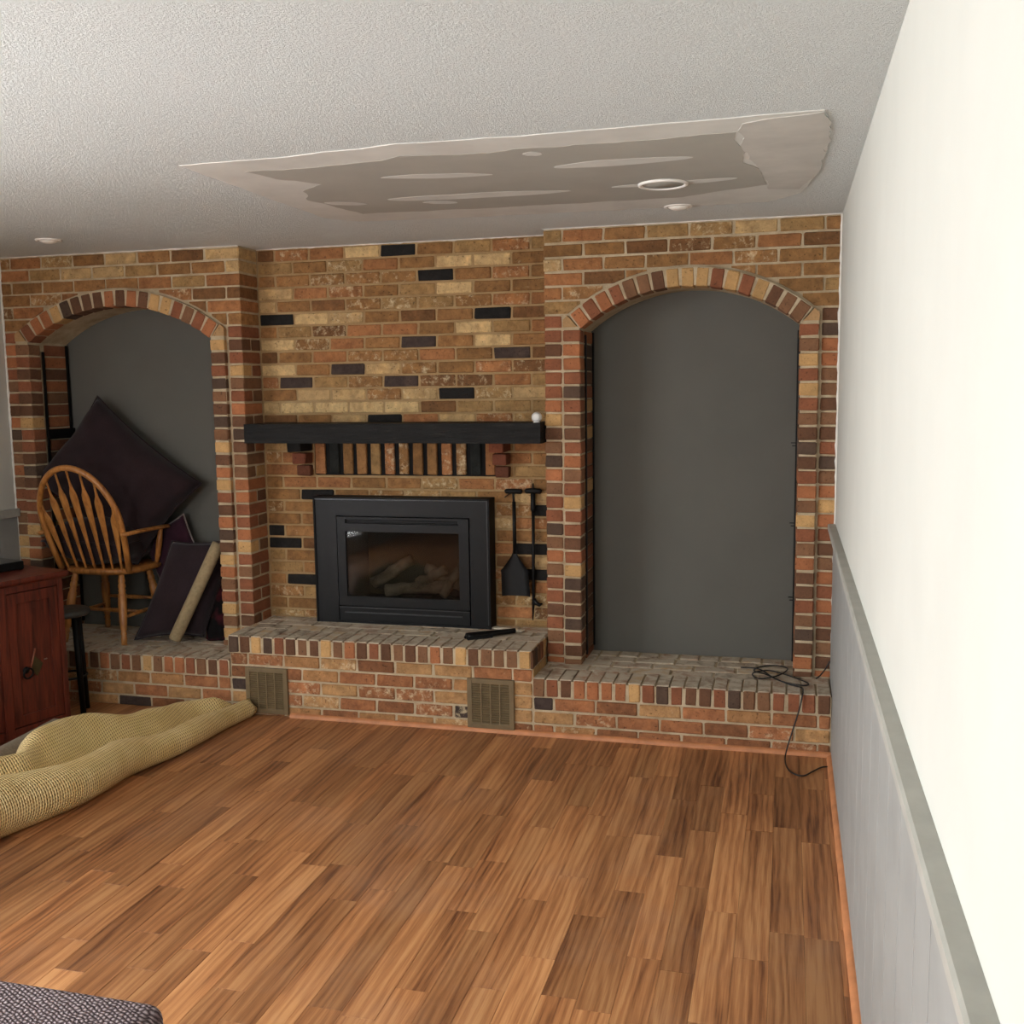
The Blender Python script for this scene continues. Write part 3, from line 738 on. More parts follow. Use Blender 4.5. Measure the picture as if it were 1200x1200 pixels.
# ------------------------------------------------------------------ ceiling lights
M_TRIMW = plain('white_light_trim', (240, 238, 232), 0.4, var=0.01)
M_LENS = plain('frosted_lens', (250, 248, 240), 0.3, var=0.01)
def downlight(x, y, r, label):
    w = empty('recessed_light', (x, y, H)); tag(w, label, 'ceiling light')
    M_ = Matrix()
    MB().lathe([(r*0.74, 0.004), (r*0.74, -0.004), (r*0.80, -0.008), (r*0.96, -0.006), (r, -0.001), (r, 0.004)], M_, 32).build('trim_ring', M_TRIMW, w, smooth=True)
    MB().lathe([(r*0.735, 0.003), (r*0.735, -0.004), (r*0.5, -0.014), (r*0.25, -0.018), (0.002, -0.019)], M_, 32).build('lens', M_LENS, w, smooth=True)
downlight(-0.68, -0.442, 0.062, 'small white recessed light just above the right brick arch')
downlight(-3.736, -0.496, 0.062, 'small white recessed light at the left above the chair niche')
w = empty('light_cutout_ring', (-0.683, -0.966, H)); tag(w, 'larger white ring around a blank disc in the bare drywall patch', 'ceiling light')
MB().lathe([(0.078, -0.004), (0.078, -0.010), (0.084, -0.013), (0.092, -0.011), (0.094, -0.004)], Matrix(), 36).build('trim_ring', M_TRIMW, w, smooth=True)
MB().lathe([(0.078, -0.004), (0.078, -0.0075), (0.002, -0.0078)], Matrix(), 36).build('blank_disc', M_DRYW, w, smooth=True)

# ------------------------------------------------------------------ fire tools on the brick
def shovel():
    w = empty('fire_shovel', (-1.572, 0.165, 0.58)); tag(w, 'black fireplace shovel with T handle hanging beside the insert', 'shovel')
    def P_(mb, n, **k):
        o = mb.build(n, M_BLK, w, **k); o.location = -Vector(w.location); return o
    x, y = -1.573, 0.165
    P_(MB().tube([(x-0.045, y, 1.121), (x-0.038, y, 1.123), (x, y, 1.124), (x+0.04, y, 1.122), (x+0.046, y, 1.120)], [0.008, 0.013, 0.0125, 0.013, 0.008], 12), 'handle', smooth=True)
    P_(MB().tube([(x-0.002, y, 1.12), (x+0.002, y, 1.05)], 0.006, 8).tube([(x+0.002, y, 1.07), (x+0.003, y, 0.80)], [0.010, 0.010], 10), 'shaft', smooth=True)
    P_(MB().tube([(x-0.005, y+0.005, 1.118), (x-0.03, y+0.012, 1.105), (x-0.05, y+0.012, 1.09)], 0.003, 6), 'hanging_cord', smooth=True)
    b = MB(); bx_, b0 = -1.560, 0.583
    def sc(u, v):
        z = 0.82 - (0.82-b0)*v; s = u*2-1
        wd = 0.010 + 0.066*min(1, max(0, (v-0.05)/0.4))**1.3 if v < 0.45 else 0.072+0.006*(v-0.45)
        return (x+0.003+(bx_-x)*v + s*wd, y-0.005-0.022*(abs(s)**4)*min(1, v*2)-0.01*v, z)
    b.grid(sc, 14, 18); n = len(b.v)
    b.add([(p[0], p[1]+0.003, p[2]) for p in b.v[:n]], [tuple(reversed(f)) for f in list(b.f)])
    P_(b, 'scoop', smooth=True)
    P_(MB().tube([(x, 0.19, 1.108), (x, y-0.012, 1.108)], 0.003, 6), 'nail')
shovel()
def poker():
    x, y = -1.470, 0.165
    w = empty('fire_poker', (x, y, 0.45)); tag(w, 'slim black fireplace poker with hooked tip, right of the shovel', 'poker')
    def P_(mb, n, **k):
        o = mb.build(n, M_BLK, w, **k); o.location = -Vector(w.location); return o
    P_(MB().tube([(x-0.042, y, 1.122), (x-0.035, y, 1.125), (x, y, 1.127), (x+0.038, y, 1.124), (x+0.045, y, 1.121)], [0.008, 0.0135, 0.0145, 0.0135, 0.008], 12).tube([(x, y, 1.12), (x+0.001, y, 1.165)], [0.01, 0.003], 8), 'handle', smooth=True)
    P_(MB().tube([(x, y, 1.12), (x, y, 1.03), (x, y, 1.02)], [0.013, 0.014, 0.009], 10), 'ferrule', smooth=True)
    P_(MB().tube([(x, y, 1.03), (x-0.001, y, 0.8), (x-0.004, y, 0.56), (x-0.008, y, 0.455)], [0.0085, 0.0085, 0.0085, 0.003], 10), 'shaft', smooth=True)
    P_(MB().tube([(x-0.004, y, 0.565), (x+0.012, y-0.004, 0.545), (x+0.03, y-0.006, 0.536), (x+0.044, y-0.006, 0.545)], [0.012, 0.012, 0.009, 0.003], 10), 'hook', smooth=True)
    P_(MB().tube([(x, 0.19, 1.108), (x, y-0.016, 1.108)], 0.003, 6), 'nail')
poker()

# black hand brush and paper strip on the raised hearth
w = empty('hearth_brush', (-1.64, -0.02, ZH)); tag(w, 'black hand brush lying on the raised hearth under the fire tools', 'brush')
a = math.atan2(0.15, 0.20)
Mx = Matrix.Translation((-1.64, -0.055, ZH+0.018)) @ Matrix.Rotation(a, 4, 'Z')
def bl(u, v):
    t = -0.13+0.26*v; wd = 0.030*(1 if v < 0.45 else max(0.35, 1-1.3*(v-0.45))) * (0.8 if v < 0.04 else 1); an = 2*math.pi*u
    return Mx @ Vector((t, wd*math.cos(an), 0.013*math.sin(an)))
b = MB().grid(bl, 14, 20, closed_u=True); b.f.append(tuple(range(14))); b.f.append(tuple(20*14+i for i in range(14)))
o = b.build('handle', M_BLK, w, smooth=True); o.location = -Vector(w.location)
b = MB()
for i in range(22):
    t = -0.128+0.006*i
    for j in range(4):
        p = Mx @ Vector((t, -0.024+0.016*j, -0.004)); e = Mx @ Vector((t-0.006, -0.028+0.018*j, -0.017)); b.tube([p, e], 0.0035, 5)
o = b.build('bristles', M_IRON2, w); o.location = -Vector(w.location); o['kind'] = 'stuff'
o = MB().box((-0.09, -0.018, 0.0), (0.09, 0.018, 0.006), Matrix.Translation((-1.595, 0.10, ZH+0.002)) @ Matrix.Rotation(-0.25, 4, 'Z')).build('paint_stir_stick', plain('pale_wood', (236, 226, 204), 0.7), bevel=0.002)
tag(o, 'pale flat wooden stick lying behind the black brush on hearth', 'stick')
# white round device on the mantel
w = empty('sensor_puck', (-1.402, -0.025, mz1)); tag(w, 'small round white plastic sensor standing on the right end of the mantel', 'sensor')
Ml = Matrix.Translation((0, 0, 0.026)) @ Matrix.Rotation(math.pi/2, 4, 'X')
MB().lathe([(0.003, 0.018), (0.016, 0.016), (0.022, 0.010), (0.025, 0.0), (0.025, -0.012), (0.02, -0.016), (0.003, -0.017)], Ml, 24).build('housing', plain('white_plastic', (232, 230, 226), 0.35, var=0.01), w, smooth=True)
MB().lathe([(0.0185, 0.0155), (0.0185, 0.0175), (0.0165, 0.0177), (0.0165, 0.0160)], Ml, 24).build('seam_ring', plain('grey_plastic', (190, 188, 184), 0.4, var=0.01), w, smooth=True)
MB().box((-0.014, -0.011, -0.001), (0.014, 0.014, 0.004)).build('foot', plain('white_plastic_foot', (225, 224, 220), 0.4, var=0.01), w, bevel=0.001)

# ------------------------------------------------------------------ windsor armchair
def oak_mat():
    t = NT('golden_oak'); v = t.coord('Object', (30, 30, 4)); n = t.noise(v, 1.5, 4, 0.6, 0.4)
    t.base(t.ramp(n, [(0.3, lin((128, 78, 34))), (0.55, lin((172, 114, 56))), (0.8, lin((190, 134, 74)))])); t.set(0.38, spec=0.5); return t.m
M_OAK = oak_mat()
chair = empty('windsor_chair', (-3.885, 0.05, ZR+0.002)); tag(chair, 'golden oak bow-back armchair with arrow spindles, its back to the room', 'chair')
SH = 0.418                                   # seat top above the ledge
def seatfn(u, v):
    a = 2*math.pi*u; r = [0.0, 0.55, 0.9, 1.0, 1.0, 0.9, 0.5, 0.0][v]
    z = [SH-0.012, SH-0.010, SH-0.002, SH-0.010, SH-0.024, SH-0.038, SH-0.040, SH-0.040][v]
    cx, cy = math.cos(a), math.sin(a); e = 0.72
    x = 0.245*r*math.copysign(abs(cx)**e, cx); y = 0.20*r*math.copysign(abs(cy)**e, cy)
    x *= 1 + 0.10*(y/0.2)
    return (x, y+0.01, z)
b = MB()
for v in range(8):
    for k in range(40): b.v.append(seatfn(k/40, v))
for v in range(7):
    for k in range(40): b.f.append((v*40+k, v*40+(k+1) % 40, (v+1)*40+(k+1) % 40, (v+1)*40+k))
b.build('seat', M_OAK, chair, smooth=True)
def bowpt(t):                                # t 0..1 around the bow
    a = math.pi*t; x = -math.cos(a); s = math.sin(a)
    z = 0.575*s**0.62 if s > 0 else 0
    wd = 0.213 + 0.05*min(1, z/0.34)
    return Vector((wd*x if abs(x) < 1 else wd*x, -0.15-0.33*z, SH-0.012+z))
b = MB().tube([bowpt(i/48) for i in range(49)], 0.0165, 10); b.build('back_bow', M_OAK, chair, smooth=True)
def bow_z(xn):
    best = None
    for i in range(200):
        p = bowpt(i/199)
        if p.z > SH+0.08 and (best is None or abs(p.x-xn) < abs(best.x-xn)): best = p
    return best
def spindle(xb, xt):
    base = Vector((xb, -0.148, SH-0.012)); top = bow_z(xt)
    d = (top-base); L = d.length; d.normalize(); right = Vector((1, 0, 0)); right = (right-d*right.dot(d)).normalized(); nn = d.cross(right)
    prof = [(0, .0065, .0065), (.08, .007, .007), (.25, .010, .006), (.45, .0170, .005), (.63, .0225, .0045), (.72, .0245, .0045), (.76, .0215, .0045), (.82, .010, .005), (.87, .0062, .0055), (1, .006, .006)]
    b = MB(); sg = 10
    for t, w, h in prof:
        c = base + d*(L*t)
        for k in range(sg):
            a = 2*math.pi*k/sg; b.v.append(tuple(c + right*(w*math.cos(a)) + nn*(h*math.sin(a))))
    for i in range(len(prof)-1):
        for k in range(sg): b.f.append((i*sg+k, i*sg+(k+1) % sg, (i+1)*sg+(k+1) % sg, (i+1)*sg+k))
    b.build('spindle', M_OAK, chair, smooth=True)
for i in range(7): spindle(-0.168+0.056*i, -0.222+0.074*i)
for s in (-1, 1):                            # arms with their posts
    a0 = Vector((s*0.258, -0.255, SH+0.20))
    pts = [a0, Vector((s*0.275, -0.14, SH+0.205)), Vector((s*0.285, 0.0, SH+0.205)), Vector((s*0.278, 0.10, SH+0.20)), Vector((s*0.262, 0.16, SH+0.195))]
    b = MB(); sg = 12
    for p, w in zip(pts, (0.016, 0.018, 0.022, 0.030, 0.022)):
        for k in range(sg): an = 2*math.pi*k/sg; b.v.append((p.x+w*math.cos(an), p.y, p.z+0.011*math.sin(an)))
    for i in range(len(pts)-1):
        for k in range(sg): b.f.append((i*sg+k, i*sg+(k+1) % sg, (i+1)*sg+(k+1) % sg, (i+1)*sg+k))
    b.f.append(tuple(range(sg))); b.f.append(tuple((len(pts)-1)*sg+k for k in range(sg)))
    b.build('arm', M_OAK, chair, smooth=True)
    b = MB().tube([(s*0.215, 0.10, SH-0.02), (s*0.235, 0.095, SH+0.05), (s*0.25, 0.09, SH+0.12), (s*0.268, 0.085, SH+0.195)], [0.010, 0.016, 0.017, 0.010], 10)
    b.build('arm_post', M_OAK, chair, smooth=True)
LEGP = [(0, .0125), (.06, .0135), (.12, .0175), (.14, .0135), (.16, .0175), (.20, .0190), (.22, .0140), (.24, .0195), (.27, .0150), (.30, .0205), (.42, .0215), (.55, .0200), (.66, .0185), (.78, .0155), (.81, .0115), (.84, .0165), (.87, .0115), (.90, .0150), (1, .0135)]
feet = {}
for sx in (-1, 1):
    for sy in (-1, 1):
        top = Vector((sx*0.145, sy*0.125, SH-0.03)); bot = Vector((sx*0.188, -0.195 if sy < 0 else 0.185, 0.002))
        feet[(sx, sy)] = (top, bot)
        b = MB().tube([top.lerp(bot, t) for t, _ in LEGP], [r*1.12 for _, r in LEGP], 14); b.build('leg', M_OAK, chair, smooth=True)
def on(l, t): return feet[l][0].lerp(feet[l][1], t)
for sx in (-1, 1):
    a_, c_ = on((sx, -1), .62), on((sx, 1), .62)
    MB().tube([a_, a_.lerp(c_, .5), c_], [.008, .0125, .008], 10).build('stretcher', M_OAK, chair, smooth=True)
a_ = (on((-1, -1), .62)+on((-1, 1), .62))/2; c_ = (on((1, -1), .62)+on((1, 1), .62))/2
MB().tube([a_, a_.lerp(c_, .5), c_], [.008, .0125, .008], 10).build('stretcher', M_OAK, chair, smooth=True)
a_, c_ = on((-1, 1), .5), on((1, 1), .5)
MB().tube([a_, a_.lerp(c_, .5), c_], [.008, .0125, .008], 10).build('stretcher', M_OAK, chair, smooth=True)

# ------------------------------------------------------------------ cushions
def fabric(name, rgb, sc=260):
    t = NT(name); v = t.coord('Object'); n = t.noise(v, sc, 2); n2 = t.noise(v, 7, 4); c = lin(rgb)
    t.base(t.ramp(t.math('ADD', t.math('MULTIPLY', n, .5), t.math('MULTIPLY', n2, .5)), [(0.35, tuple(x*0.7 for x in c)), (0.65, tuple(x*1.25 for x in c))]))
    t.set(0.95, spec=0.15); t.b.inputs['Sheen Weight'].default_value = 0.12; t.bump(n, 0.25, 0.002); return t.m
M_CUSH = fabric('dark_plum_velour', (44, 32, 35)); M_CUSH2 = fabric('charcoal_plum_velour', (46, 36, 40)); M_CUSH3 = fabric('plum_cotton', (50, 26, 38)); M_PIPE = plain('grey_piping', (120, 108, 106), 0.9)
def cushion(name, c, ax, ay, hx, hy, th, mat, label, cat='cushion', seed=0, piping=None, group=None, skew=False):
    """c centre, ax/ay in-plane axes, hx/hy half sizes, th half thickness"""
    ax = Vector(ax).normalized(); ay = Vector(ay); ay = ay.normalized() if skew else (ay-ax*ay.dot(ax)).normalized(); az = ax.cross(ay).normalized(); c = Vector(c)
    w = empty(name, c); tag(w, label, cat, group); b = MB(); N = 26
    def P_(i, j, s):
        u, v = -1+2*i/N, -1+2*j/N
        pinch = 1 - 0.10*((1-abs(u)**2)*(abs(v)**6) + 0)  # sides drawn in between the corners
        x = u*hx*(1-0.09*(1-u*u*0+0)*(1-abs(v)**4)*0) ; y = v*hy
        x = u*hx*(1-0.085*(1-v*v)*abs(u)**3); y = v*hy*(1-0.085*(1-u*u)*abs(v)**3)
        e = max(0, (1-abs(u)**3.2))*max(0, (1-abs(v)**3.2)); t = th*e**0.42
        nz = mnoise.noise(Vector((u*2.2+seed, v*2.2, seed)))*0.22 + mnoise.noise(Vector((u*6+seed, v*6, s)))*0.06
        return ax*x + ay*y + az*(s*t*(1+nz))
    for s in (1, -1):
        base = len(b.v)
        for j in range(N+1):
            for i in range(N+1): b.v.append(tuple(P_(i, j, s)))
        for j in range(N):
            for i in range(N):
                q_ = (base+j*(N+1)+i, base+j*(N+1)+i+1, base+(j+1)*(N+1)+i+1, base+(j+1)*(N+1)+i); b.f.append(q_ if s > 0 else q_[::-1])
    me = b.mesh('cover', mat, True)
    bm = bmesh.new(); bm.from_mesh(me); bmesh.ops.remove_doubles(bm, verts=bm.verts, dist=0.0004); bmesh.ops.recalc_face_normals(bm, faces=bm.faces); bm.to_mesh(me); bm.free()
    me.polygons.foreach_set('use_smooth', [True]*len(me.polygons))
    o = bpy.data.objects.new('cover', me); COL.objects.link(o); o.parent = w
    edge = [P_(i, 0, 1) for i in range(N)] + [P_(N, j, 1) for j in range(N)] + [P_(N-i, N, 1) for i in range(N)] + [P_(0, N-j, 1) for j in range(N)]
    MB().tube(edge, 0.005, 6, closed=True).build('piping', piping or mat, w, smooth=True)
    return w
cg = 'dark cushions in the chair niche'
cushion('floor_cushion', (-3.885, 0.135, 1.155), (0.785, 0.02, -0.62), (0.55, 0.20, 0.77), 0.40, 0.30, 0.125, M_CUSH, 'large dark plum cushion propped diagonally on top of the armchair', seed=1, group=cg)
cushion('seat_cushion', (-3.935, 0.075, ZR+SH+0.14), (1, 0.0, -0.02), (0, 1, 0.0), 0.265, 0.20, 0.13, M_CUSH, 'dark cushion lying flat on the seat of the armchair', seed=5, group=cg)
cushion('floor_cushion', (-3.432, 0.080, 0.565), (0.955, 0.28, 0.03), (0.26, 0.30, 0.91), 0.190, 0.290, 0.075, M_CUSH2, 'charcoal cushion standing on the ledge right of the armchair', seed=9, group=cg, skew=True)
cushion('throw_cushion', (-3.590, 0.205, 0.745), (0.88, 0.10, 0.44), (-0.30, 0.10, 0.90), 0.150, 0.170, 0.04, M_CUSH3, 'plum throw cushion with pale piping tucked under the chair arm', seed=12, piping=M_PIPE, group=cg)

# beige tube and dark bag beside the pier
M_TUBE = plain('beige_carpet_roll', (150, 132, 100), 0.95, var=0.08, scale=60, bump=0.4)
a_, c_ = Vector((-3.418, -0.095, ZR+0.036)), Vector((-3.203, 0.040, 0.83)); d = (c_-a_).normalized()
w = empty('carpet_tube', a_); tag(w, 'beige rolled carpet tube leaning between charcoal cushion and brick pier', 'roll')
b = MB().tube([a_+d*t*(c_-a_).length - Vector(a_) for t in (0, .012, .3, .6, .9, 1)], [.030, .034, .034, .0335, .034, .033], 20); b.build('roll', M_TUBE, w, smooth=True)
sp = []
for i in range(40):
    t = i/39*5*math.pi; r = 0.005+0.025*i/39
    rt = d.cross(Vector((0, 0, 1))).normalized(); up = rt.cross(d); sp.append(-d*0.001 + rt*r*math.cos(t) + up*r*math.sin(t))
MB().tube(sp, 0.0022, 5).build('end_spiral', plain('tube_end', (96, 80, 58), 0.95), w)
def bag(u, v):
    a = 2*math.pi*u; z = 0.30*v; r = (1-0.15*v)*(1+0.12*mnoise.noise(Vector((math.cos(a)*2, math.sin(a)*2, v*4))))
    if v > 0.85: r *= 1-0.9*((v-0.85)/0.15)**2
    return (-3.268+0.088*r*math.cos(a), 0.15+0.10*r*math.sin(a)+0.1*v*0.6, ZR+0.003+z)
b = MB().grid(bag, 24, 20, closed_u=True); b.f.append(tuple(range(24))); b.f.append(tuple(20*24+i for i in range(24)))
bg = NT('dark_red_cloth'); nb = bg.noise(bg.coord('Object'), 8, 2); bg.base(bg.ramp(nb, [(0.45, lin((16, 13, 14))), (0.56, lin((70, 22, 30)))])); bg.set(0.9, spec=0.2)
o = b.build('cloth_bag', bg.m, smooth=True); tag(o, 'small crumpled black and dark red bag behind the beige tube', 'bag')

# ------------------------------------------------------------------ red cabinet
def redwood():
    t = NT('dark_red_stain'); v = t.coord('Object', (22, 22, 2.2)); n = t.noise(v, 1.6, 5, 0.65, 0.6)
    t.base(t.ramp(n, [(0.3, lin((52, 20, 14))), (0.55, lin((98, 40, 26))), (0.8, lin((118, 54, 34)))])); t.set(0.4, spec=0.45); t.bump(n, 0.1, 0.003); return t.m
M_RED = redwood(); M_PEWT = plain('aged_pewter', (128, 122, 112), 0.4, metal=0.7); M_BRASS = plain('olive_brass_plate', (78, 70, 44), 0.5, metal=0.5)
M_DKG = plain('dark_glass', (16, 14, 14), 0.08, spec=0.6)
phi = math.atan2(0.09, 0.335)                # the front turns a little towards the room
cab = empty('red_cabinet', (-3.612, -0.715, 0), -phi); tag(cab, 'dark red stained wooden cabinet with iron ring pull, by the left edge', 'cabinet')
# local frame: +x out of the front, -y towards the camera along the front; far front corner at the origin
CL, CD, CH = 1.35, 0.44, 0.80
b = MB().box((-CD, -CL, 0.05), (-0.022, 0.0, CH-0.035)); b.build('body', M_RED, cab)
b = MB().prism([(-CD-0.01, CH-0.035), (0.0, CH-0.035), (0.012, CH-0.028), (0.022, CH-0.018), (0.022, CH-0.004), (0.018, CH), (-CD-0.01, CH)], -CL-0.02, 0.022)
b.build('top', M_RED, cab, bevel=0.002)
b = MB().box((-CD+0.02, -CL+0.02, 0.0), (-0.04, -0.02, 0.05)); b.build('plinth', M_RED, cab)
MB().box((-0.022, -CL, CH-0.065), (-0.002, 0.0, CH-0.035)).box((-0.022, -CL, 0.05), (-0.002, 0.0, 0.09)).build('face_rail', M_RED, cab, bevel=0.002)
for y0_, y1_ in ((-0.028, 0.0), (-0.345, -0.30), (-0.70, -0.655), (-1.05, -1.005), (-CL, -CL+0.03)):
    MB().box((-0.022, y0_, 0.05), (0.0, y1_, CH-0.035)).build('stile', M_RED, cab, bevel=0.002)
dz0, dz1, dy0, dy1 = 0.095, CH-0.070, -0.297, -0.031
dr = MB().box((-0.021, dy0, dz0), (-0.004, dy0+0.045, dz1)).box((-0.021, dy1-0.045, dz0), (-0.004, dy1, dz1)).box((-0.021, dy0+0.045, dz1-0.05), (-0.004, dy1-0.045, dz1)).box((-0.021, dy0+0.045, dz0), (-0.004, dy1-0.045, dz0+0.05)).build('door', M_RED, cab, bevel=0.002)
MB().box((-0.021, dy0+0.045, dz0+0.05), (-0.013, dy1-0.045, dz1-0.05)).build('door_panel', M_RED, dr)
# ring pull on its olive diamond plate, with the latch pin
hy, hz = -0.205, 0.36
MB().prism([(hy+0.035, hz+0.055), (hy+0.078, hz+0.010), (hy+0.045, hz-0.045), (hy+0.008, hz-0.005)], -0.013, -0.009, 'yz').build('diamond_plate', M_BRASS, dr)
MB().tube([(0.006+0.004*math.sin(2*math.pi*i/18), hy-0.012+0.024*math.cos(2*math.pi*i/18), hz-0.018+0.024*math.sin(2*math.pi*i/18)) for i in range(18)], 0.0045, 8, closed=True).build('ring_pull', M_BLK, dr, smooth=True)
MB().lathe([(0.017, 0), (0.017, 0.004), (0.008, 0.008), (0.006, 0.013), (0.003, 0.014)], Matrix.Translation((-0.012, hy-0.012, hz-0.004)) @ Matrix.Rotation(math.pi/2, 4, 'Y'), 16).build('rose', M_BLK, dr, smooth=True)
MB().tube([(0.004, hy+0.000, hz-0.010), (0.010, hy+0.028, hz+0.095)], 0.0035, 8).build('latch_pin', plain('copper_pin', (150, 92, 70), 0.4, metal=0.6), dr, smooth=True)
MB().tube([(-0.004, hy+0.083, hz+0.028), (-0.004, hy+0.097, hz+0.029)], 0.003, 8).build('keeper', M_PEWT, dr, smooth=True)
for k in range(3):                           # drawer over glazed door, repeated towards the camera
    y1_ = -0.348-0.355*k; y0_ = y1_-0.304
    if y0_ < -CL+0.02: y0_ = -CL+0.035
    dw = MB().box((-0.021, y0_, CH-0.245), (-0.004, y1_, CH-0.070)).build('drawer', M_RED, cab, bevel=0.003)
    MB().tube([(0.004, (y0_+y1_)/2-0.05, CH-0.165), (0.014, (y0_+y1_)/2, CH-0.170), (0.004, (y0_+y1_)/2+0.05, CH-0.165)], 0.005, 8).build('pull', M_PEWT, dw, smooth=True)
    gd = MB().box((-0.021, y0_, 0.095), (-0.004, y0_+0.04, CH-0.255)).box((-0.021, y1_-0.04, 0.095), (-0.004, y1_, CH-0.255)).box((-0.021, y0_+0.04, CH-0.295), (-0.004, y1_-0.04, CH-0.255)).box((-0.021, y0_+0.04, 0.095), (-0.004, y1_-0.04, 0.135)).build('glazed_door', M_RED, cab, bevel=0.002)
    MB().box((-0.020, y0_+0.04, 0.135), (-0.014, y1_-0.04, CH-0.295)).build('pane', M_DKG, gd)
    for zz in (0.24, 0.36): MB().box((-0.014, y0_+0.035, zz-0.004), (-0.008, y1_-0.035, zz+0.004)).build('muntin', M_PEWT, gd)
# small black box on the cabinet
R_ = Matrix.Rotation(-phi, 4, 'Z')
w = empty('media_box', Vector((-3.612, -0.715, 0)) + R_ @ Vector((-0.28, -0.16, CH)), -phi); tag(w, 'small black box standing on top of the red cabinet', 'box')
MB().box((-0.11, -0.16, 0.004), (0.08, 0.10, 0.042)).build('case', M_IRON2, w, bevel=0.003)
MB().box((-0.108, -0.158, 0.042), (0.078, 0.098, 0.0445)).build('lid', plain('grey_lid', (60, 62, 62), 0.35), w, bevel=0.001)
for px, py in ((-0.1, -0.15), (0.07, -0.15), (-0.1, 0.09), (0.07, 0.09)): MB().box((px-0.006, py-0.006, 0.0005), (px+0.006, py+0.006, 0.004)).build('foot', M_BLK, w)

# ------------------------------------------------------------------ stool
st = empty('stool', (-3.80, -0.475, 0)); tag(st, 'black round-topped stool squeezed between red cabinet and brick ledge', 'stool')
MB().lathe([(0.003, 0.520), (0.115, 0.520), (0.122, 0.527), (0.122, 0.543), (0.115, 0.550), (0.003, 0.551)], Matrix(), 32).build('seat', plain('dark_grey_vinyl', (58, 60, 58), 0.45), st, smooth=True)
for i in range(4):
    a = math.radians(20+90*i) - 0.62
    MB().tube([(0.075*math.cos(a), 0.075*math.sin(a), 0.522), (0.098*math.cos(a), 0.098*math.sin(a), 0.001)], [0.017, 0.014], 12).build('leg', M_BLK, st, smooth=True)
MB().tube([(0.088*math.cos(2*math.pi*i/24), 0.088*math.sin(2*math.pi*i/24), 0.20) for i in range(24)], 0.006, 8, closed=True).build('footring', M_BLK, st, smooth=True)

# ------------------------------------------------------------------ rug pad
def pad_mat():
    t = NT('waffle_rug_pad'); uv = t.n('ShaderNodeTexCoord').outputs['UV']; sx = t.n('ShaderNodeSeparateXYZ'); t.l(uv, sx.inputs[0])
    K = 2*math.pi/0.0115
    a = t.math('SINE', t.math('MULTIPLY', sx.outputs[0], K)); b = t.math('SINE', t.math('MULTIPLY', sx.outputs[1], K*0.8))
    rib = t.math('ADD', t.math('MULTIPLY', a, 0.5), 0.5); cross = t.math('ADD', t.math('MULTIPLY', b, 0.5), 0.5)
    hole = t.math('MULTIPLY', t.math('SUBTRACT', t.math('MULTIPLY', rib, t.math('ADD', 0.58, t.math('MULTIPLY', cross, 0.42))), 0.46), 2.4, clamp=True)
    n = t.noise(t.coord('Object'), 9, 3)
    c = t.ramp(n, [(0.3, lin((226, 196, 132))), (0.7, lin((240, 216, 160)))])
    c = t.mix(hole, c, lin((126, 98, 54)))
    t.base(c); t.set(0.55, spec=0.4)
    h = t.math('SUBTRACT', 1.0, t.math('ADD', t.math('MULTIPLY', hole, 0.8), t.math('MULTIPLY', rib, 0.35))); t.bump(h, 0.9, 0.006); return t.m
M_PAD = pad_mat()
def lerp(xs, ys, x):
    if x <= xs[0]: return ys[0]
    for i in range(len(xs)-1):
        if x <= xs[i+1]:
            t = (x-xs[i])/(xs[i+1]-xs[i]); t = t*t*(3-2*t); return ys[i]+(ys[i+1]-ys[i])*t
    return ys[-1]
NV, NU = 96, 64
b = MB(); uvs = []
YS = -0.335; YE = -2.75
for j in range(NV+1):
    v = j/NV; y = YS + (YE-YS)*v; s = -y
    cx = lerp([.33, 1.29, 1.97, 2.75], [-2.815, -2.885, -2.95, -3.02], s) + 0.012*math.sin(s*9)
    h = lerp([.33, .5, .9, 1.3, 1.7, 2.0, 2.75], [.095, .10, .125, .165, .205, .235, .25], s)*(1+0.05*math.sin(s*11))
    hb = lerp([.33, .42, .62, .85, 1.15, 1.4, 1.55, 1.9, 2.75], [.03, .085, .10, .13, .20, .21, .16, .19, .15], s)     # second fold behind the roll
    wl_ = lerp([.33, .6, 1.2, 1.45, 1.6, 2.0, 2.75], [.20, .36, .42, .42, .30, .28, .40], s)                          # how far the sheet runs left
    r = h/2; pts = []
    for i in range(29):                      # the rolled front, from under the roll up and over
        a = -math.pi*0.75 + (math.pi*1.25)*i/28
        pts.append((cx - r*1.05 + r*1.05*math.cos(a), r+r*math.sin(a)))
    for i in range(1, NU-28+1):              # the loose sheet behind it
        t = i/(NU-28); x = cx - r*1.05 - wl_*t
        valley = h*(1-0.42*math.sin(math.pi*min(1, t*1.6))**2) if t < 0.62 else h
        z = h*(1-t)**1.2*0.85 + h*0.15 - lerp([.33, .9, 1.2, 1.7, 2.2], [.35, .32, .2, .12, .2], s)*h*math.sin(math.pi*min(1, t*2.0))*(1 if t < .5 else 0) + hb*math.sin(math.pi*min(1, max(0, (t-0.25)/0.75)))**1.5*0.95
        z = max(0.006, z*(1-t**6)) if t < 1 else 0.006
        z += 0.006*mnoise.noise(Vector((x*6, y*5, 2)))*(1-t)
        pts.append((x, max(0.006, z)))
    L = 0
    for i, p in enumerate(pts):
        if i: L += math.hypot(p[0]-pts[i-1][0], p[1]-pts[i-1][1])
        yy = y + (0.012*math.sin(i*0.5) if j == 0 else 0)
        b.v.append((p[0], yy, max(0.003, p[1]))); uvs.append((y, L))
for j in range(NV):
    for i in range(NU): b.f.append((j*(NU+1)+i, j*(NU+1)+i+1, (j+1)*(NU+1)+i+1, (j+1)*(NU+1)+i))
me = bpy.data.meshes.new('rug_pad'); me.from_pydata(b.v, [], b.f); ul = me.uv_layers.new(name='UVMap')
for lp_ in me.loops: ul.data[lp_.index].uv = uvs[lp_.vertex_index]
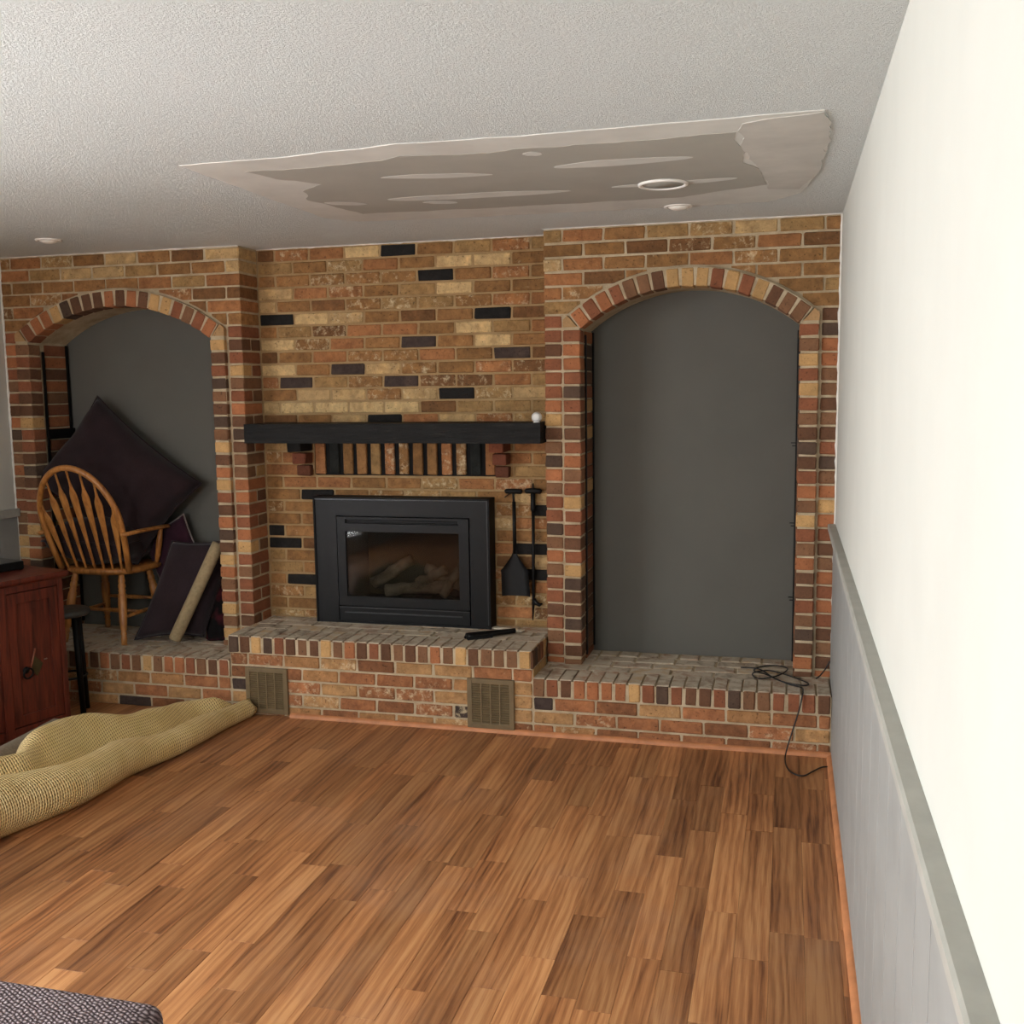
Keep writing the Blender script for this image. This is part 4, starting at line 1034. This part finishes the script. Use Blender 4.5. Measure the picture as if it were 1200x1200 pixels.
me.polygons.foreach_set('use_smooth', [True]*len(me.polygons)); me.materials.append(M_PAD)
bm = bmesh.new(); bm.from_mesh(me); bmesh.ops.recalc_face_normals(bm, faces=bm.faces); bm.to_mesh(me); bm.free()
pad = bpy.data.objects.new('rug_pad', me); COL.objects.link(pad)
sd = pad.modifiers.new('thickness', 'SOLIDIFY'); sd.thickness = 0.005; sd.offset = 0
tag(pad, 'yellow-beige waffle rug pad rolled and bunched along the floor', 'rug pad')
# curled edge of a felt rug behind the pad
b = MB(); pts = []
for i in range(24):
    t = i/23; y = -0.96-1.1*t; pts.append(Vector((-3.46+0.03*math.sin(t*3), y, 0.085-0.01*t)))
sg = 14
for i, p in enumerate(pts):
    e = 0.6 if i in (0, 23) else 1
    for k in range(sg):
        an = 2*math.pi*k/sg; b.v.append((p.x+0.075*e*math.cos(an), p.y, max(0.004, p.z+0.08*e*math.sin(an))))
for i in range(23):
    for k in range(sg): b.f.append((i*sg+k, i*sg+(k+1) % sg, (i+1)*sg+(k+1) % sg, (i+1)*sg+k))
b.f.append(tuple(range(sg))); b.f.append(tuple(23*sg+k for k in range(sg)))
o = b.build('felt_rug_roll', fabric('brown_grey_felt', (118, 104, 84), 120), smooth=True); tag(o, 'brown-grey felt rug roll half hidden between pad and red cabinet', 'rug')

# ------------------------------------------------------------------ woven ottoman
def weave_mat():
    t = NT('mauve_basket_weave'); v = t.coord('Object'); rt = t.n('ShaderNodeMapping'); rt.inputs['Rotation'].default_value = (0, 0, 0.42)
    wn = t.n('ShaderNodeTexNoise'); t.l(v, wn.inputs['Vector']); wn.inputs['Scale'].default_value = 45; wn.inputs['Detail'].default_value = 3
    wa = t.n('ShaderNodeVectorMath', operation='MULTIPLY_ADD'); t.l(wn.outputs['Color'], wa.inputs[0]); wa.inputs[1].default_value = (0.012, 0.012, 0.012); t.l(v, wa.inputs[2])
    t.l(wa.outputs[0], rt.inputs[0])
    sx = t.n('ShaderNodeSeparateXYZ'); t.l(rt.outputs[0], sx.inputs[0])
    x = t.math('MULTIPLY', sx.outputs[0], 1/0.0125); y = t.math('MULTIPLY', t.math('ADD', sx.outputs[1], t.math('MULTIPLY', sx.outputs[2], 0.7)), 1/0.0085)
    row = t.math('FLOOR', y); fx = t.math('FRACT', t.math('ADD', x, t.math('MULTIPLY', row, 0.5))); fy = t.math('FRACT', y)
    bx_ = t.math('SINE', t.math('MULTIPLY', fx, math.pi)); by_ = t.math('SINE', t.math('MULTIPLY', fy, math.pi))
    h = t.math('MULTIPLY', bx_, by_); n = t.noise(v, 60, 3); n2 = t.noise(v, 9, 3)
    g = t.math('ADD', t.math('MULTIPLY', h, 0.7), t.math('ADD', t.math('MULTIPLY', n, 0.35), t.math('MULTIPLY', n2, 0.2)))
    t.base(t.ramp(g, [(0.25, lin((56, 44, 46))), (0.6, lin((128, 112, 115))), (0.95, lin((186, 172, 173)))])); t.set(0.9, spec=0.2); t.bump(h, 1.0, 0.006); return t.m
ot = empty('woven_ottoman', (-1.94, -3.72, 0)); tag(ot, 'mauve-grey basket-weave ottoman corner at the lower left', 'ottoman')
bm = bmesh.new(); bmesh.ops.create_cube(bm, size=1.0)
for v in bm.verts: v.co = Vector((v.co.x*1.06, v.co.y*0.96, 0.24+v.co.z*0.38))
bmesh.ops.bevel(bm, geom=list(bm.edges), offset=0.035, segments=5, profile=0.5, affect='EDGES')
me = bpy.data.meshes.new('upholstered_body'); bm.to_mesh(me); bm.free(); me.materials.append(weave_mat()); me.polygons.foreach_set('use_smooth', [True]*len(me.polygons))
o = bpy.data.objects.new('upholstered_body', me); COL.objects.link(o); o.parent = ot
for sx in (-1, 1):
    for sy in (-1, 1): MB().lathe([(0.018, 0.001), (0.022, 0.05)], Matrix.Translation((sx*0.46, sy*0.40, 0)), 14).build('foot', M_BLK, ot, smooth=True)

# ------------------------------------------------------------------ loose cable
def cr(pts, n=8):
    pts = [Vector(p) for p in pts]; out = []
    for i in range(len(pts)-1):
        p0, p1, p2, p3 = pts[max(0, i-1)], pts[i], pts[i+1], pts[min(len(pts)-1, i+2)]
        for k in range(n):
            t = k/n; out.append(0.5*((2*p1)+(-p0+p2)*t+(2*p0-5*p1+4*p2-p3)*t*t+(-p0+3*p1-3*p2+p3)*t**3))
    out.append(pts[-1]); return out
zl = ZR+0.006
cab_pts = [(-0.011, -0.43, 0.006), (-0.05, -0.44, 0.005), (-0.09, -0.50, 0.005), (-0.135, -0.565, 0.005), (-0.185, -0.52, 0.005), (-0.205, -0.40, 0.006), (-0.198, -0.333, 0.04), (-0.175, -0.318, 0.12), (-0.150, -0.312, 0.21), (-0.138, -0.310, 0.272), (-0.134, -0.285, zl+0.004), (-0.14, -0.21, zl),
    (-0.20, -0.16, zl), (-0.30, -0.02, zl), (-0.355, 0.03, zl), (-0.33, 0.11, zl), (-0.25, 0.15, zl), (-0.20, 0.08, zl+0.004), (-0.25, -0.06, zl+0.006), (-0.33, -0.10, zl), (-0.36, -0.03, zl+0.004), (-0.29, 0.03, zl+0.006), (-0.20, -0.03, zl+0.004), (-0.115, -0.12, zl), (-0.12, -0.185, zl+0.004), (-0.19, -0.175, zl+0.006), (-0.26, -0.11, zl+0.008), (-0.33, 0.04, zl+0.007), (-0.42, 0.08, zl)]
o = MB().tube(cr(cab_pts, 7), 0.0033, 7).build('coax_cable', plain('black_rubber', (22, 21, 20), 0.5), smooth=True)
tag(o, 'thin black cable coiled on the right ledge and trailing to the floor', 'cable')
o = MB().tube(cr([(-0.072, -0.045, zl), (-0.055, -0.03, zl+0.01), (-0.03, -0.012, zl+0.04), (-0.012, -0.007, zl+0.075)], 6), 0.0033, 7).build('cable_stub', plain('black_rubber_stub', (22, 21, 20), 0.5), smooth=True)
tag(o, 'short black cable end rising against the brick beside the wainscot', 'cable')
